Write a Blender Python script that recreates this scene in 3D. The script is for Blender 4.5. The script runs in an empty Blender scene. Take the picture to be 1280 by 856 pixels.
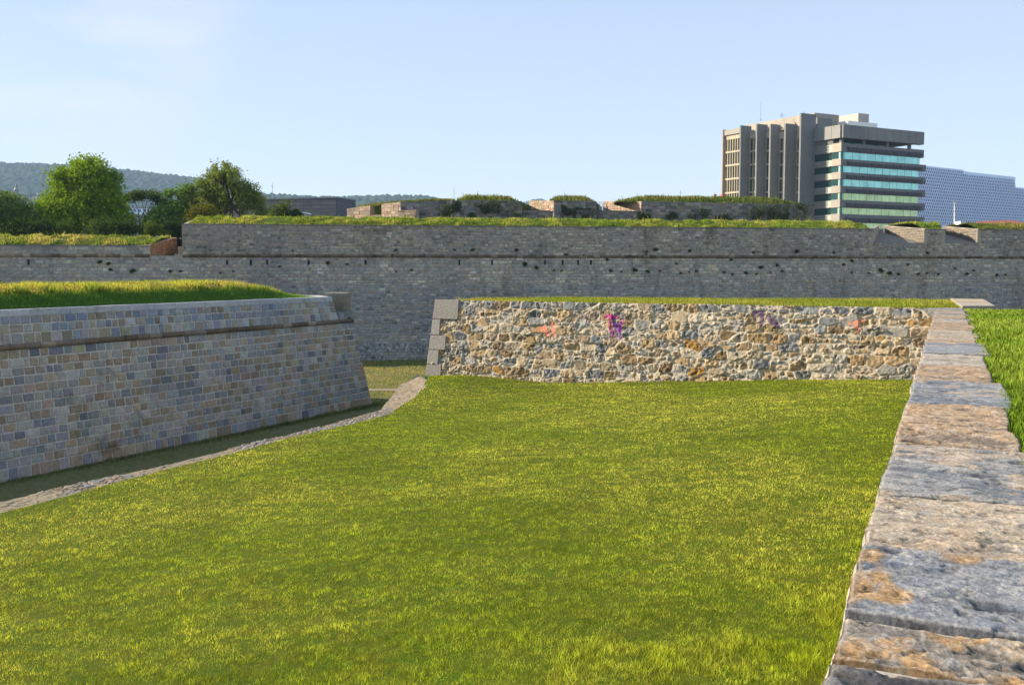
import bpy, math, random
import numpy as np
random.seed(7)
R = np.random.default_rng(11)
scene = bpy.context.scene
COL = bpy.context.scene.collection
EYE = 8.15
F = 1244.4
PITCH = math.atan(92 / F)
cp, sp = math.cos(PITCH), math.sin(PITCH)
# ------------------------------------------------------------------ survey helpers (used only to measure the place from the photo)
def ray(px, py):
    u, v = (px - 640) / F, (428 - py) / F
    return np.array([u, cp + v * sp, -sp + v * cp])
def at_z(px, py, z):
    d = ray(px, py); t = (z - EYE) / d[2]
    return np.array([d[0] * t, d[1] * t, z])
def at_y(px, py, y):
    d = ray(px, py); t = y / d[1]
    return np.array([d[0] * t, y, EYE + d[2] * t])
def at_plane(px, py, p, n):
    d = ray(px, py); o = np.array([0, 0, EYE]); t = np.dot(np.array(p) - o, n) / np.dot(d, n)
    return o + d * t
def nrm(v):
    v = np.array(v, float); return v / np.linalg.norm(v)
# ------------------------------------------------------------------ noise in numpy
def _h(ix, iy, s):
    n = (ix.astype(np.int64) * 374761393 + iy.astype(np.int64) * 668265263 + s * 974634777) & 0xffffffff
    n = ((n ^ (n >> 13)) * 1274126177) & 0xffffffff
    return ((n ^ (n >> 16)) & 0xffff) / 65535.0
def vn(x, y, s=0):
    x = np.asarray(x, float); y = np.asarray(y, float)
    ix, iy = np.floor(x), np.floor(y); fx, fy = x - ix, y - iy
    fx = fx * fx * (3 - 2 * fx); fy = fy * fy * (3 - 2 * fy)
    a, b = _h(ix, iy, s), _h(ix + 1, iy, s); c, d = _h(ix, iy + 1, s), _h(ix + 1, iy + 1, s)
    return (a * (1 - fx) + b * fx) * (1 - fy) + (c * (1 - fx) + d * fx) * fy
def fbm(x, y, o=4, s=0, g=.5):
    t = 0; a = 1; n = 0
    for k in range(o):
        t = t + a * vn(x * 2**k + 17.3 * k, y * 2**k - 9.1 * k, s + k); n += a; a *= g
    return t / n
def sstep(a, b, x):
    t = np.clip((x - a) / (b - a), 0, 1); return t * t * (3 - 2 * t)
# ------------------------------------------------------------------ object helpers
def tag(o, label=None, cat=None, group=None, kind=None):
    if label: o['label'] = label
    if cat: o['category'] = cat
    if group: o['group'] = group
    if kind: o['kind'] = kind
    return o
def link(o, parent=None):
    COL.objects.link(o)
    if parent is not None: o.parent = parent
    return o
def empty(name, loc=(0, 0, 0), label=None, cat=None, group=None):
    o = bpy.data.objects.new(name, None); o.empty_display_size = .5
    o.location = loc; link(o); return tag(o, label, cat, group)
def mesh(name, V, Fc, mat, parent=None, col=None, smooth=False):
    V = np.asarray(V, float)
    me = bpy.data.meshes.new(name)
    if isinstance(Fc, np.ndarray):
        n, k = Fc.shape
        me.vertices.add(len(V)); me.vertices.foreach_set('co', V.astype(np.float32).ravel())
        me.loops.add(n * k); me.loops.foreach_set('vertex_index', Fc.astype(np.int32).ravel())
        me.polygons.add(n); me.polygons.foreach_set('loop_start', (np.arange(n) * k).astype(np.int32))
        me.update(calc_edges=True)
    else:
        me.from_pydata([tuple(v) for v in V], [], Fc)
    if smooth: me.polygons.foreach_set('use_smooth', np.ones(len(me.polygons), bool))
    if col is not None:
        c = np.asarray(col, float)
        if c.shape[1] == 3: c = np.c_[c, np.ones(len(c))]
        at = me.color_attributes.new('col', 'FLOAT_COLOR', 'POINT'); at.data.foreach_set('color', c.astype(np.float32).ravel())
    me.materials.append(mat); me.update()
    o = bpy.data.objects.new(name, me); link(o)
    if parent is not None:
        o.parent = parent
        o.location = tuple(-np.array(parent.location)) if parent.type == 'EMPTY' else (0, 0, 0)
    return o
class MB:
    def __init__(s): s.v = []; s.f = []; s.c = []
    def add(s, vs, fs, c=(.5, .5, .5)):
        b = len(s.v); s.v += [tuple(v) for v in vs]; s.f += [tuple(i + b for i in f) for f in fs]; s.c += [tuple(c)] * len(vs)
    def hexa(s, p, c=(.5, .5, .5)):        # 8 points: bottom 4 (ccw), top 4
        s.add(p, [(3, 2, 1, 0), (4, 5, 6, 7), (0, 1, 5, 4), (1, 2, 6, 5), (2, 3, 7, 6), (3, 0, 4, 7)], c)
    def box(s, x0, x1, y0, y1, z0, z1, c=(.5, .5, .5), fr=None):
        p = [(x0, y0, z0), (x1, y0, z0), (x1, y1, z0), (x0, y1, z0), (x0, y0, z1), (x1, y0, z1), (x1, y1, z1), (x0, y1, z1)]
        if fr is not None:
            O, U, N = fr; p = [tuple(np.array(O) + a * np.array(U) + b * np.array(N) + np.array([0, 0, h])) for a, b, h in p]
        s.hexa(p, c)
    def prism(s, poly, z0, z1, c=(.5, .5, .5)):
        n = len(poly); zs0 = z0 if hasattr(z0, '__len__') else [z0] * n; zs1 = z1 if hasattr(z1, '__len__') else [z1] * n
        vs = [(p[0], p[1], zs0[i]) for i, p in enumerate(poly)] + [(p[0], p[1], zs1[i]) for i, p in enumerate(poly)]
        fs = [tuple(range(n))[::-1], tuple(range(n, 2 * n))] + [(i, (i + 1) % n, n + (i + 1) % n, n + i) for i in range(n)]
        s.add(vs, fs, c)
    def tube(s, a, b, r0, r1=None, n=6, c=(.5, .5, .5)):
        a = np.array(a, float); b = np.array(b, float); r1 = r0 if r1 is None else r1
        d = nrm(b - a); q = np.array([0, 0, 1.]) if abs(d[2]) < .9 else np.array([1., 0, 0])
        u = nrm(np.cross(d, q)); w = np.cross(d, u)
        vs = [a + r0 * (math.cos(t) * u + math.sin(t) * w) for t in np.arange(n) * 2 * math.pi / n] + [b + r1 * (math.cos(t) * u + math.sin(t) * w) for t in np.arange(n) * 2 * math.pi / n]
        s.add(vs, [tuple(range(n))[::-1], tuple(range(n, 2 * n))] + [(i, (i + 1) % n, n + (i + 1) % n, n + i) for i in range(n)], c)
    def build(s, name, mat, parent=None, smooth=False):
        return mesh(name, s.v, s.f, mat, parent, s.c, smooth)
# ------------------------------------------------------------------ materials
def newmat(name):
    m = bpy.data.materials.new(name); m.use_nodes = True; nt = m.node_tree
    return m, nt, nt.nodes['Principled BSDF'], nt.nodes, nt.links
def N(nt, t, **k):
    n = nt.nodes.new(t)
    for a, b in k.items(): setattr(n, a, b)
    return n
def mixc(nt, mode, fac, a, b):
    m = N(nt, 'ShaderNodeMix', data_type='RGBA', blend_type=mode)
    for i, v in ((0, fac), (6, a), (7, b)):
        if isinstance(v, bpy.types.NodeSocket): nt.links.new(v, m.inputs[i])
        elif v is not None: m.inputs[i].default_value = v if i == 0 else (*v, 1)
    return m.outputs[2]
def noise(nt, scale, detail=4, rough=.6, vec=None, stretch=None):
    n = N(nt, 'ShaderNodeTexNoise'); n.inputs['Scale'].default_value = scale; n.inputs['Detail'].default_value = detail; n.inputs['Roughness'].default_value = rough
    g = N(nt, 'ShaderNodeNewGeometry'); v = g.outputs['Position']
    if stretch:
        mp = N(nt, 'ShaderNodeMapping'); mp.inputs['Scale'].default_value = stretch; nt.links.new(v, mp.inputs[0]); v = mp.outputs[0]
    nt.links.new(v, n.inputs['Vector']); return n.outputs[0]
def ramp(nt, s, p0, p1, c0=(0, 0, 0), c1=(1, 1, 1)):
    r = N(nt, 'ShaderNodeValToRGB'); e = r.color_ramp.elements; e[0].position = p0; e[1].position = p1; e[0].color = (*c0, 1); e[1].color = (*c1, 1)
    nt.links.new(s, r.inputs[0]); return r.outputs[0]
def bump(nt, bs, h, strength, dist):
    b = N(nt, 'ShaderNodeBump'); b.inputs['Strength'].default_value = strength; b.inputs['Distance'].default_value = dist
    nt.links.new(h, b.inputs['Height']); nt.links.new(b.outputs[0], bs.inputs['Normal'])
def stone(name, s1=6, s2=1.2, var=.5, bstr=.6, bdist=.02, rough=.9, stain=None, stain_c=(.05, .045, .04), streak=False):
    m, nt, bs, nd, lk = newmat(name)
    a = N(nt, 'ShaderNodeAttribute', attribute_name='col')
    f = noise(nt, s1, 6, .65); g = noise(nt, s2, 4, .6)
    c = mixc(nt, 'MULTIPLY', 1, a.outputs['Color'], ramp(nt, f, .25, .75, (1 - var,) * 3, (1 + var * .5,) * 3))
    c = mixc(nt, 'MULTIPLY', 1, c, ramp(nt, g, .3, .7, (.82, .84, .88), (1.12, 1.08, 1.0)))
    if stain:
        c = mixc(nt, 'MIX', ramp(nt, noise(nt, stain, 5, .7, stretch=(1, 1, .25) if streak else None), .56, .72), c, mixc(nt, 'MULTIPLY', 1, c, (.45, .42, .38)))
    lk.new(c, bs.inputs['Base Color']); bs.inputs['Roughness'].default_value = rough; bs.inputs['Specular IOR Level'].default_value = .25
    bump(nt, bs, f, bstr, bdist)
    return m
def leafmat(name, trans=.35, rough=.6):
    m, nt, bs, nd, lk = newmat(name)
    a = N(nt, 'ShaderNodeAttribute', attribute_name='col')
    bs.inputs['Roughness'].default_value = .9; bs.inputs['Specular IOR Level'].default_value = .04
    lk.new(a.outputs['Color'], bs.inputs['Base Color'])
    t = N(nt, 'ShaderNodeBsdfTranslucent'); tc = mixc(nt, 'MULTIPLY', 1, a.outputs['Color'], (1.25, 1.15, .45)); lk.new(tc, t.inputs['Color'])
    mx = N(nt, 'ShaderNodeMixShader'); mx.inputs[0].default_value = trans
    lk.new(bs.outputs[0], mx.inputs[1]); lk.new(t.outputs[0], mx.inputs[2]); lk.new(mx.outputs[0], nd['Material Output'].inputs[0])
    return m
def plain(name, c, rough=.7, metal=0, nz=.15, ns=3):
    m, nt, bs, nd, lk = newmat(name)
    lk.new(mixc(nt, 'MULTIPLY', 1, c, ramp(nt, noise(nt, ns, 5), .3, .7, (1 - nz,) * 3, (1 + nz,) * 3)), bs.inputs['Base Color'])
    bs.inputs['Roughness'].default_value = rough; bs.inputs['Metallic'].default_value = metal
    return m
def glass(name, c, rough=.08):
    m, nt, bs, nd, lk = newmat(name)
    lk.new(mixc(nt, 'MULTIPLY', 1, c, ramp(nt, noise(nt, .35, 3), .3, .7, (.75,) * 3, (1.2,) * 3)), bs.inputs['Base Color'])
    bs.inputs['Roughness'].default_value = rough; bs.inputs['Metallic'].default_value = .55
    return m
def groundmat(name, cols, s=(.6, 8, 60), b=.5, bd=.03):
    m, nt, bs, nd, lk = newmat(name)
    c = mixc(nt, 'MIX', ramp(nt, noise(nt, s[0], 5), .38, .62), cols[0], cols[1])
    c = mixc(nt, 'MIX', ramp(nt, noise(nt, s[1], 6, .7), .42, .66), c, cols[2])
    fine = noise(nt, s[2], 3, .7)
    c = mixc(nt, 'MULTIPLY', 1, c, ramp(nt, fine, .3, .7, (.6,) * 3, (1.3,) * 3))
    lk.new(c, bs.inputs['Base Color']); bs.inputs['Roughness'].default_value = 1; bs.inputs['Specular IOR Level'].default_value = .1
    bump(nt, bs, fine, b, bd)
    return m
M = {}
M['ashlar'] = stone('ashlar_stone', 7, .5, .35, .5, .02, stain=.5)
M['far'] = stone('rampart_stone', 4, .22, .5, .8, .04, stain=.35, streak=True)
M['rubble'] = stone('rubble_stone', 22, 3, .3, .7, .02)
M['coping'] = stone('coping_stone', 45, 7, .5, 1, .012, stain=14)
M['granite'] = stone('granite', 14, 20, .35, 1, .05)
M['cobble'] = stone('cobble', 12, 2, .35, .8, .02)
M['brick'] = stone('brick_masonry', 6, 1.5, .4, .8, .03)
M['concrete'] = stone('concrete', .9, .12, .14, .2, .02)
M['blades'] = leafmat('grass_blade', .38)
M['leaf'] = leafmat('leaf', .3)
M['bark'] = plain('bark', (.09, .065, .045), .95, nz=.4)
M['turf'] = groundmat('turf', ((.06, .10, .004), (.045, .075, .004), (.09, .10, .010)), (.25, 2.5, 30))
M['ditch'] = groundmat('ditch_ground', ((.10, .13, .035), (.15, .155, .06), (.20, .18, .10)), (.3, 3, 14), 1, .06)
M['dirt'] = groundmat('dirt', ((.22, .18, .12), (.27, .22, .15), (.33, .28, .2)), (.5, 5, 40))
M['hill'] = groundmat('wooded_hill', ((.022, .046, .018), (.032, .060, .022), (.050, .080, .034)), (.006, .05, .12), .3, 2)
M['dark'] = plain('dark_opening', (.01, .01, .012), .9)
M['slate'] = stone('slate_cladding', 1, .2, .15, .1, .01, rough=.6)
M['pale'] = plain('pale_render', (.30, .30, .30), .8)
M['red'] = plain('red_roof', (.25, .06, .04), .8)
M['metal'] = plain('grey_metal', (.25, .26, .28), .45, .7)
M['white'] = plain('white_paint', (.75, .75, .73), .6, nz=.05)
M['redpaint'] = plain('red_paint', (.45, .08, .06), .6)
M['teal'] = glass('teal_glass', (.30, .62, .58))
M['lime'] = glass('lime_glass', (.42, .55, .30), .12)
M['dkglass'] = glass('dark_green_glass', (.03, .09, .075))
M['blueglass'] = glass('blue_glass', (.06, .105, .24), .35)
M['bluewall'] = plain('blue_white_panel', (.72, .82, .98), .6, nz=.06)
# ------------------------------------------------------------------ ashlar masonry: every stone is real relief in one mesh
def ashlar(mb, O, U, W, Nn, v0, v1, u0, u1, ch, cw, joint, relief, pal, skip=None, mortar_c=(.4, .38, .34), rag=.008):
    O, U, W, Nn = map(lambda a: np.array(a, float), (O, U, W, Nn))
    P = lambda u, v, r: O + u * U + v * W + r * Nn
    v = v0; row = 0
    while v < v1 - .02:
        h = ch[0] + random.uniform(-1, 1) * ch[1]
        if v1 - (v + h) < ch[0] * .5: h = v1 - v
        va, vb = v, v + h; vm = (va + vb) / 2
        a, b = (u0(vm) if callable(u0) else u0), (u1(vm) if callable(u1) else u1)
        u = a - random.random() * cw[0] * .9 * (0 if callable(u0) else 1); u = max(u, a)
        first = True
        while u < b - .01:
            w = max(cw[0] * .45, random.gauss(cw[0], cw[1]))
            if first: w *= random.uniform(.4, 1); first = False
            if b - (u + w) < cw[0] * .4: w = b - u
            end = (u + w) >= b - .001
            if not (skip and skip(u + w / 2, vm)):
                j = joint / 2; rr = relief * random.uniform(.5, 1.3); c = np.array(pal(u, vm)) * random.uniform(.85, 1.15)
                q = lambda: random.uniform(-rag, rag)
                je = 0 if end else j
                ub = (u1(vb) if (end and callable(u1)) else u + w); ut = (u1(va) if (end and callable(u1)) else u + w)
                cr = [(u + j + q(), va + j + q()), (ut - je, va + j + q()), (ub - je, vb - j + q()), (u + j + q(), vb - j + q())]
                k = min(.025, relief * 1.2)
                ins = [(1, 1), (-1, 1), (-1, -1), (1, -1)]
                vs = [P(x, y, -.01) for x, y in cr] + [P(x + k * i * (0 if (end and i < 0) else 1), y + k * jj, rr + random.uniform(-.3, .3) * relief) for (x, y), (i, jj) in zip(cr, ins)]
                mb.add(vs, [(7, 6, 5, 4), (0, 4, 5, 1), (1, 5, 6, 2), (2, 6, 7, 3), (3, 7, 4, 0)], c)
            u += w
        v += h; row += 1
def pal_of(cs, ws):
    ws = np.array(ws, float) / sum(ws)
    def f(u, v):
        c = cs[np.searchsorted(np.cumsum(ws), random.random() * .9999)]
        return [x * random.uniform(.92, 1.08) for x in c]
    return f
# ------------------------------------------------------------------ grass
def in_poly(x, y, poly):
    ins = np.zeros(len(x), bool); n = len(poly)
    for i in range(n):
        x0, y0 = poly[i][:2]; x1, y1 = poly[(i + 1) % n][:2]
        if y0 == y1: continue
        c = ((y0 > y) != (y1 > y)) & (x < (x1 - x0) * (y - y0) / (y1 - y0) + x0); ins ^= c
    return ins
def scatter(poly, dens, zf, dmax):
    xs = [p[0] for p in poly]; ys = [p[1] for p in poly]; A = (max(xs) - min(xs)) * (max(ys) - min(ys))
    n = int(A * dmax); out = []
    while n > 0:
        k = min(n, 2000000); n -= k
        x = R.uniform(min(xs), max(xs), k); y = R.uniform(min(ys), max(ys), k)
        m = R.random(k) * dmax < dens(x, y); x, y = x[m], y[m]
        m = in_poly(x, y, poly); out.append(np.c_[x[m], y[m]])
    p = np.concatenate(out); return np.c_[p, zf(p[:, 0], p[:, 1])]
def blades(name, P, h, w, c, mat, lean=.5, tall=False, parent=None):
    n = len(P); a = R.uniform(0, 2 * np.pi, n); b = R.uniform(0, 2 * np.pi, n); l = R.uniform(0, lean, n) * h
    wv = np.c_[np.cos(a) * w / 2, np.sin(a) * w / 2, np.zeros(n)]
    tip = P + np.c_[np.cos(b) * l, np.sin(b) * l, h]
    base = P - np.array([0, 0, .02])
    if tall:
        mid = P + np.c_[np.cos(b) * l * .3, np.sin(b) * l * .3, h * .6]
        V = np.stack([base - wv, base + wv, mid - wv * .7, mid + wv * .7, tip], 1).reshape(-1, 3)
        i = np.arange(n) * 5
        Fc = np.concatenate([np.c_[i, i + 1, i + 3], np.c_[i, i + 3, i + 2], np.c_[i + 2, i + 3, i + 4]])
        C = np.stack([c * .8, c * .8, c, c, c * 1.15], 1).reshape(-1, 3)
    else:
        V = np.stack([base - wv, base + wv, tip], 1).reshape(-1, 3)
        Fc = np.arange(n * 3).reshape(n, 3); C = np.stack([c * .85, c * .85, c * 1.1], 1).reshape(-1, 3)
    return mesh(name, V, Fc, mat, parent, C)
def gcol(x, y, base, dry, k=.25, s=3, amt=.5):
    n = len(x); f = sstep(.38, .68, fbm(x * k, y * k, 4, s)) * amt + R.uniform(0, .35, n)
    c = base[None] * (1 - f[:, None]) + dry[None] * f[:, None]
    c = c * (0.35 + 1.3 * R.random(n) ** 1.2)[:, None] * (.75 + .5 * fbm(x * 1.3, y * 1.3, 3, s + 5))[:, None]
    return c
# ------------------------------------------------------------------ leaf clouds
def leafcloud(name, blobs, n, size, c0, c1, parent=None, mat=None, seed=0, hollow=.45, gap=.17):
    rg = np.random.default_rng(seed); B = np.array(blobs, float)          # x y z rx ry rz
    vol = (B[:, 3] * B[:, 4] * B[:, 5]) ** .75; pi = rg.choice(len(B), n, p=vol / vol.sum())
    d = rg.normal(size=(n, 3)); d /= np.linalg.norm(d, axis=1)[:, None]
    r = hollow + (1.08 - hollow) * rg.random(n) ** .6
    lump = .75 + .5 * vn(d[:, 0] * 3 + pi * 7.7, d[:, 2] * 3 + d[:, 1] * 2, seed)
    P = B[pi, :3] + d * B[pi, 3:6] * (r * lump)[:, None]
    ci = None
    if n > 3000:
        K = n // 45; ci = rg.integers(0, K, n); rc = rg.uniform(.18, .42, K) * size / .2; P = P[ci] + rg.normal(size=(n, 3)) * rc[ci][:, None] * np.array([1.15, 1.15, .7]); d = d[ci] * .5 + rg.normal(size=(n, 3)) * .5; pi = pi[ci]
        cb = rg.random(K)
    keep = vn(P[:, 0] * 1.1 + seed, P[:, 2] * 1.1 + P[:, 1] * .7, seed + 3) > gap
    P = P[keep]; d = d[keep]; pi = pi[keep]; ci = None if ci is None else ci[keep]; n = len(P)
    nn = d * .7 + rg.normal(size=(n, 3)) * .7; nn /= np.linalg.norm(nn, axis=1)[:, None]
    q = rg.normal(size=(n, 3)); u = np.cross(nn, q); u /= np.linalg.norm(u, axis=1)[:, None]; w = np.cross(nn, u)
    s = size * (.6 + .8 * rg.random(n))[:, None]
    V = np.stack([P - u * s * .5, P - w * s * .35, P + u * s * .5, P + w * s * .35], 1).reshape(-1, 3)
    f = (rg.random(len(B))[pi] * .5 + vn(P[:, 0] * .9, P[:, 2] * .9, seed + 9) * .5 + rg.random(n) * .25)
    if ci is not None: f = f * .55 + cb[ci] * .5
    f = np.clip(f, 0, 1)[:, None]; C = (np.array(c0) * (1 - f) + np.array(c1) * f) * (.75 + .5 * rg.random(n))[:, None]
    return mesh(name, V, np.arange(n * 4).reshape(n, 4), mat or M['leaf'], parent, np.repeat(C, 4, 0))
# ================================================================== KEY LINES
CZ = 6.55                                                     # coping level
cl0, cl1 = at_z(1025, 856, CZ), at_z(1170, 385, CZ)
cr0, cr1 = at_z(1266, 545, CZ), at_z(1205, 385, CZ)
cd = nrm((cl1 - cl0)[:2]); cn = np.array([cd[1], -cd[0]])     # along the parapet, and to its right
W0 = float(np.dot((cr0 - cl0)[:2], cn)); W1 = float(np.dot((cr1 - cl0)[:2], cn)); CW = (W0 + W1) / 2
print('coping', cl0, cl1, 'width', W0, W1, 'dir', cd)
b0, b1 = at_z(0, 388, CZ), at_z(415, 371, CZ)
g0, g1 = at_z(0, 607, 0), at_z(465, 505, 0)
bd = nrm((b1 - b0)[:2]); bn = np.array([bd[1], -bd[0]])
gd = nrm((g1 - g0)[:2])
print('bastion', b0, b1, bd, 'base', g0, g1, gd, 'batter', np.dot((g0 - b0)[:2], bn), np.dot((g1 - b1)[:2], bn))
# rubble wall
r0, r1 = at_z(545, 375, CZ), at_z(1172, 385, CZ)
rd = nrm((r1 - r0)[:2]); rn = np.array([rd[1], -rd[0]])
print('rubble', r0, r1, rd, 'n', rn)
# far wall
fb = at_z(490, 450, 0); fd = nrm((1, .167)); fn = np.array([fd[1], -fd[0]])
pt = fb[:2] - fn * .9
for px, py in ((230, 281), (640, 284), (1090, 287), (230, 318), (640, 320), (1280, 324), (1280, 291)):
    print('far', px, py, at_plane(px, py, (*pt, 0), np.array([*fn, 0])))
# ================================================================== GROUND
def farline_y(x): return fb[1] + (x - fb[0]) * fd[1] / fd[0]
def ground_z(x, y):
    d = y - farline_y(x)
    z = 7.0 * sstep(9, 13, d)
    return z + .12 * (fbm(x * .07, y * .07, 3, 5) - .5) * (1 - sstep(5, 9, d)) * sstep(6, 14, abs(x) + y)
gx = np.unique(np.concatenate([np.linspace(-3190, -120, 20), np.linspace(-120, 120, 90), np.linspace(120, 3190, 20)]))
gy = np.unique(np.concatenate([np.linspace(-58, -20, 6), np.linspace(-20, 130, 100), np.linspace(130, 3440, 20)]))
X, Y = np.meshgrid(gx, gy); Z = ground_z(X, Y)
def gridfaces(nx, ny):
    i = np.arange(nx - 1)[None, :] + np.arange(ny - 1)[:, None] * nx
    i = i.ravel(); return np.c_[i, i + 1, i + nx + 1, i + nx]
tag(mesh('ground', np.c_[X.ravel(), Y.ravel(), Z.ravel()], gridfaces(len(gx), len(gy)), M['ditch'], smooth=True), kind='structure')
cg = mesh('city_ground', [(-3000, 128, 7.08), (3000, 128, 7.08), (3000, 900, 7.08), (-3000, 900, 7.08)], [(0, 1, 2, 3)], plain('city_asphalt', (.06, .062, .065), .9)); tag(cg, kind='structure')  # unseen grey town ground, added to cut warm bounce onto the buildings
# dirt path across the far ditch
pp = [at_z(x, y, 0) for x, y in ((380, 485), (560, 486.5), (560, 490.5), (380, 489))]
v = []
for s in np.linspace(-14, 30, 40):
    c = at_z(490, 487.5, 0)[:2] + np.array([1, .02]) * s
    wd = .75 + .15 * math.sin(s); 
    for k in (-1, 1): v.append((c[0], c[1] + k * wd, ground_z(np.array(c[0]), np.array(c[1] + k * wd)) + .03))
tag(mesh('ditch_path', v, [(2 * i, 2 * i + 2, 2 * i + 3, 2 * i + 1) for i in range(39)], M['dirt']), kind='structure')
# ================================================================== LEFT BASTION
Hw = CZ
bat = float(np.mean([np.dot((g0 - b0)[:2], bn), np.dot((g1 - b1)[:2], bn)])) / Hw
L = float(np.dot((b1 - b0)[:2], bd)) ; S0 = -35.0                      # along-face range, origin b0
Lg = float(np.dot((g1 - b0)[:2], bd))
kend = (Lg - L) / Hw
print('batter', bat, 'L', L, 'kend', kend)
bast = empty('bastion_wall', (*b0[:2], 0), 'battered bastion wall of small squared grey and brown stones with a thin moulding, left of the ditch', 'wall', )
sl = math.hypot(1, bat); Wd = np.array([*(bn * bat), -1]) / sl; Nf = np.array([*bn, bat]) / sl
cordD = EYE - at_plane(220, 418, (*b0[:2], CZ), np.array([*bn, bat]))[2] ; cordv = (CZ - (EYE - cordD)) * sl
print('cordon z', EYE - cordD)
mb = MB()
pal1b = pal_of([(.235, .235, .24), (.17, .185, .21), (.28, .225, .16), (.215, .165, .11), (.28, .265, .24), (.11, .12, .145), (.33, .32, .30)], [4, 2.6, 4, 2.6, 3, .6, .8])
def pal1(u, v):
    c = pal1b(u, v); q_ = .88 + .24 * float(fbm(u * .25, v * .6, 3, 612)); c = [(x * .85 + y * .15) * q_ * 1.3 * t for x, y, t in zip(c, (.235, .226, .215), (1.0, 1.0, .985))]; k = float(sstep(2.2, 0.2, v)); return [c[0] * (1 - .12 * k), c[1] * (1 - .02 * k), c[2] * (1 + .16 * k)]
O = np.array([*b0[:2], CZ]); U = np.array([*bd, 0]); zc = EYE - cordD
cc = at_plane(441, 402, (*b0[:2], CZ), np.array([*bn, bat])); gg = at_plane(465, 506, (*b0[:2], CZ), np.array([*bn, bat]))
Lc = float(np.dot((cc - b0)[:2], bd)); Lgg = float(np.dot((gg - b0)[:2], bd)); kk = (Lgg - Lc) / ((cc[2] - gg[2]) * sl)
print('L', L, 'Lc', Lc, 'Lg', Lgg, 'gg', gg)
vg = Hw * sl
Lcv = lambda v: Lc + kk * (v - (CZ - cc[2]) * sl)
ashlar(mb, O, U, Wd, Nf, .24, cordv - .09, S0, lambda v: L + .25 * v, (.335, .015), (.44, .09), .045, .028, pal1, rag=.016)
ashlar(mb, O, U, Wd, Nf, cordv + .09, vg, S0, Lcv, (.345, .02), (.50, .12), .045, .028, pal1, rag=.016)
def fpt(u, v): return O + U * u + Wd * v
d1 = nrm((-.30, 1.)); n1 = np.array([d1[1], -d1[0]]); L1 = 3.4; d2 = nrm((-1, .22))
near = np.array(b0[:2]) + bd * S0
C1 = fpt(Lcv(cordv), cordv); G1 = fpt(Lcv(vg), vg); e1 = np.array([*b1[:2], CZ])
tl = np.array([*(G1 - C1)]); 
back = near - bn * 25
def poly_at(cn_, fb_): 
    e2_ = cn_[:2] + d1 * L1; return [fb_[:2], cn_[:2], e2_, e2_ + d2 * 45, back]
lv = [(poly_at(G1, fpt(S0, vg)), -.05), (poly_at(C1, fpt(S0, cordv)), zc)]
vs = [(*p, z) for P_, z in lv for p in P_]; n = 5
mb.add(vs, [tuple(range(n, 2 * n))] + [(i, (i + 1) % n, n + (i + 1) % n, n + i) for i in range(n)], (.50, .475, .43))
ptop = [near, fpt(L, 0)[:2], fpt(L, 0)[:2] + nrm((-.35, 1)) * 4.2, C1[:2] + d1 * L1 + d2 * 45, back]
pm = [fpt(S0, cordv)[:2], fpt(L + .25 * cordv, cordv)[:2], fpt(L + .3, cordv)[:2] + nrm((-.35, 1)) * 4.2, C1[:2] + d1 * L1 + d2 * 45, back]
vs = [(*p, zc - .02) for p in pm] + [(*p, CZ - .02) for p in ptop]
mb.add(vs, [tuple(range(n, 2 * n))] + [(i, (i + 1) % n, n + (i + 1) % n, n + i) for i in range(n)], (.46, .45, .42))
# masonry of the short return below the moulding
dn_ = nrm(G1 - C1); nf_ = nrm(np.cross(np.array([*d1, 0]), -dn_)); nf_ = nf_ if nf_[0] > 0 else -nf_
ashlar(mb, C1, (*d1, 0), dn_, nf_, .05, np.linalg.norm(G1 - C1), .02, L1, (.345, .02), (.5, .1), .045, .028, pal1, rag=.016)
# broken ledge stones left standing on the moulding at the corner
for (ua, ub, z1) in ((L + .45, L + .95, .52), (L + .97, Lcv(cordv) - .5, .26)):
    q0_, q1_ = fpt(ua, cordv), fpt(ub, cordv); iv = np.array([*-bn, 0]) * .6
    mb.hexa([q0_, q1_, q1_ + iv, q0_ + iv, q0_ + [0, 0, z1], q1_ + [0, 0, z1], q1_ + iv + [0, 0, z1], q0_ + iv + [0, 0, z1]], (.27, .28, .29))
ms = mb.build('masonry', M['ashlar'], bast)
# cordon of the bastion
def cordon(name, pts, r, mat, parent, seg=.7, base=(.16, .12, .085)):
    V = []; Fc = []; C = []
    for a, b in zip(pts[:-1], pts[1:]):
        a = np.array(a); b = np.array(b); Ld = np.linalg.norm(b - a); k = max(1, int(Ld / seg)); d = (b - a) / Ld
        nrmal = nrm((d[1], -d[0], 0)); 
        for i in range(k):
            c = np.array(base) * random.uniform(.6, 1.25); 
            if random.random() < .25: c = c * np.array([1.6, 1.75, 1.9])
            p0 = a + d * (Ld * i / k + .008); p1 = a + d * (Ld * (i + 1) / k - .008); rr = r * random.uniform(.93, 1.05)
            ang = np.linspace(-math.pi / 2, math.pi / 2, 7); bidx = len(V)
            for p in (p0, p1):
                for t in ang: V.append(p + nrmal * (math.cos(t) * rr) + np.array([0, 0, math.sin(t) * rr])); C.append(c)
            for j in range(6): Fc.append((bidx + j, bidx + 7 + j, bidx + 8 + j, bidx + j + 1))
            Fc.append(tuple(bidx + j for j in range(7))); Fc.append(tuple(bidx + 13 - j for j in range(7)))
    return mesh(name, V, Fc, mat, parent, C, False)
cordon('cordon', [(*fpt(S0, cordv)[:2], zc), (*C1[:2], zc), (*(C1[:2] + d1 * L1), zc)], .12, M['ashlar'], bast)
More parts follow.
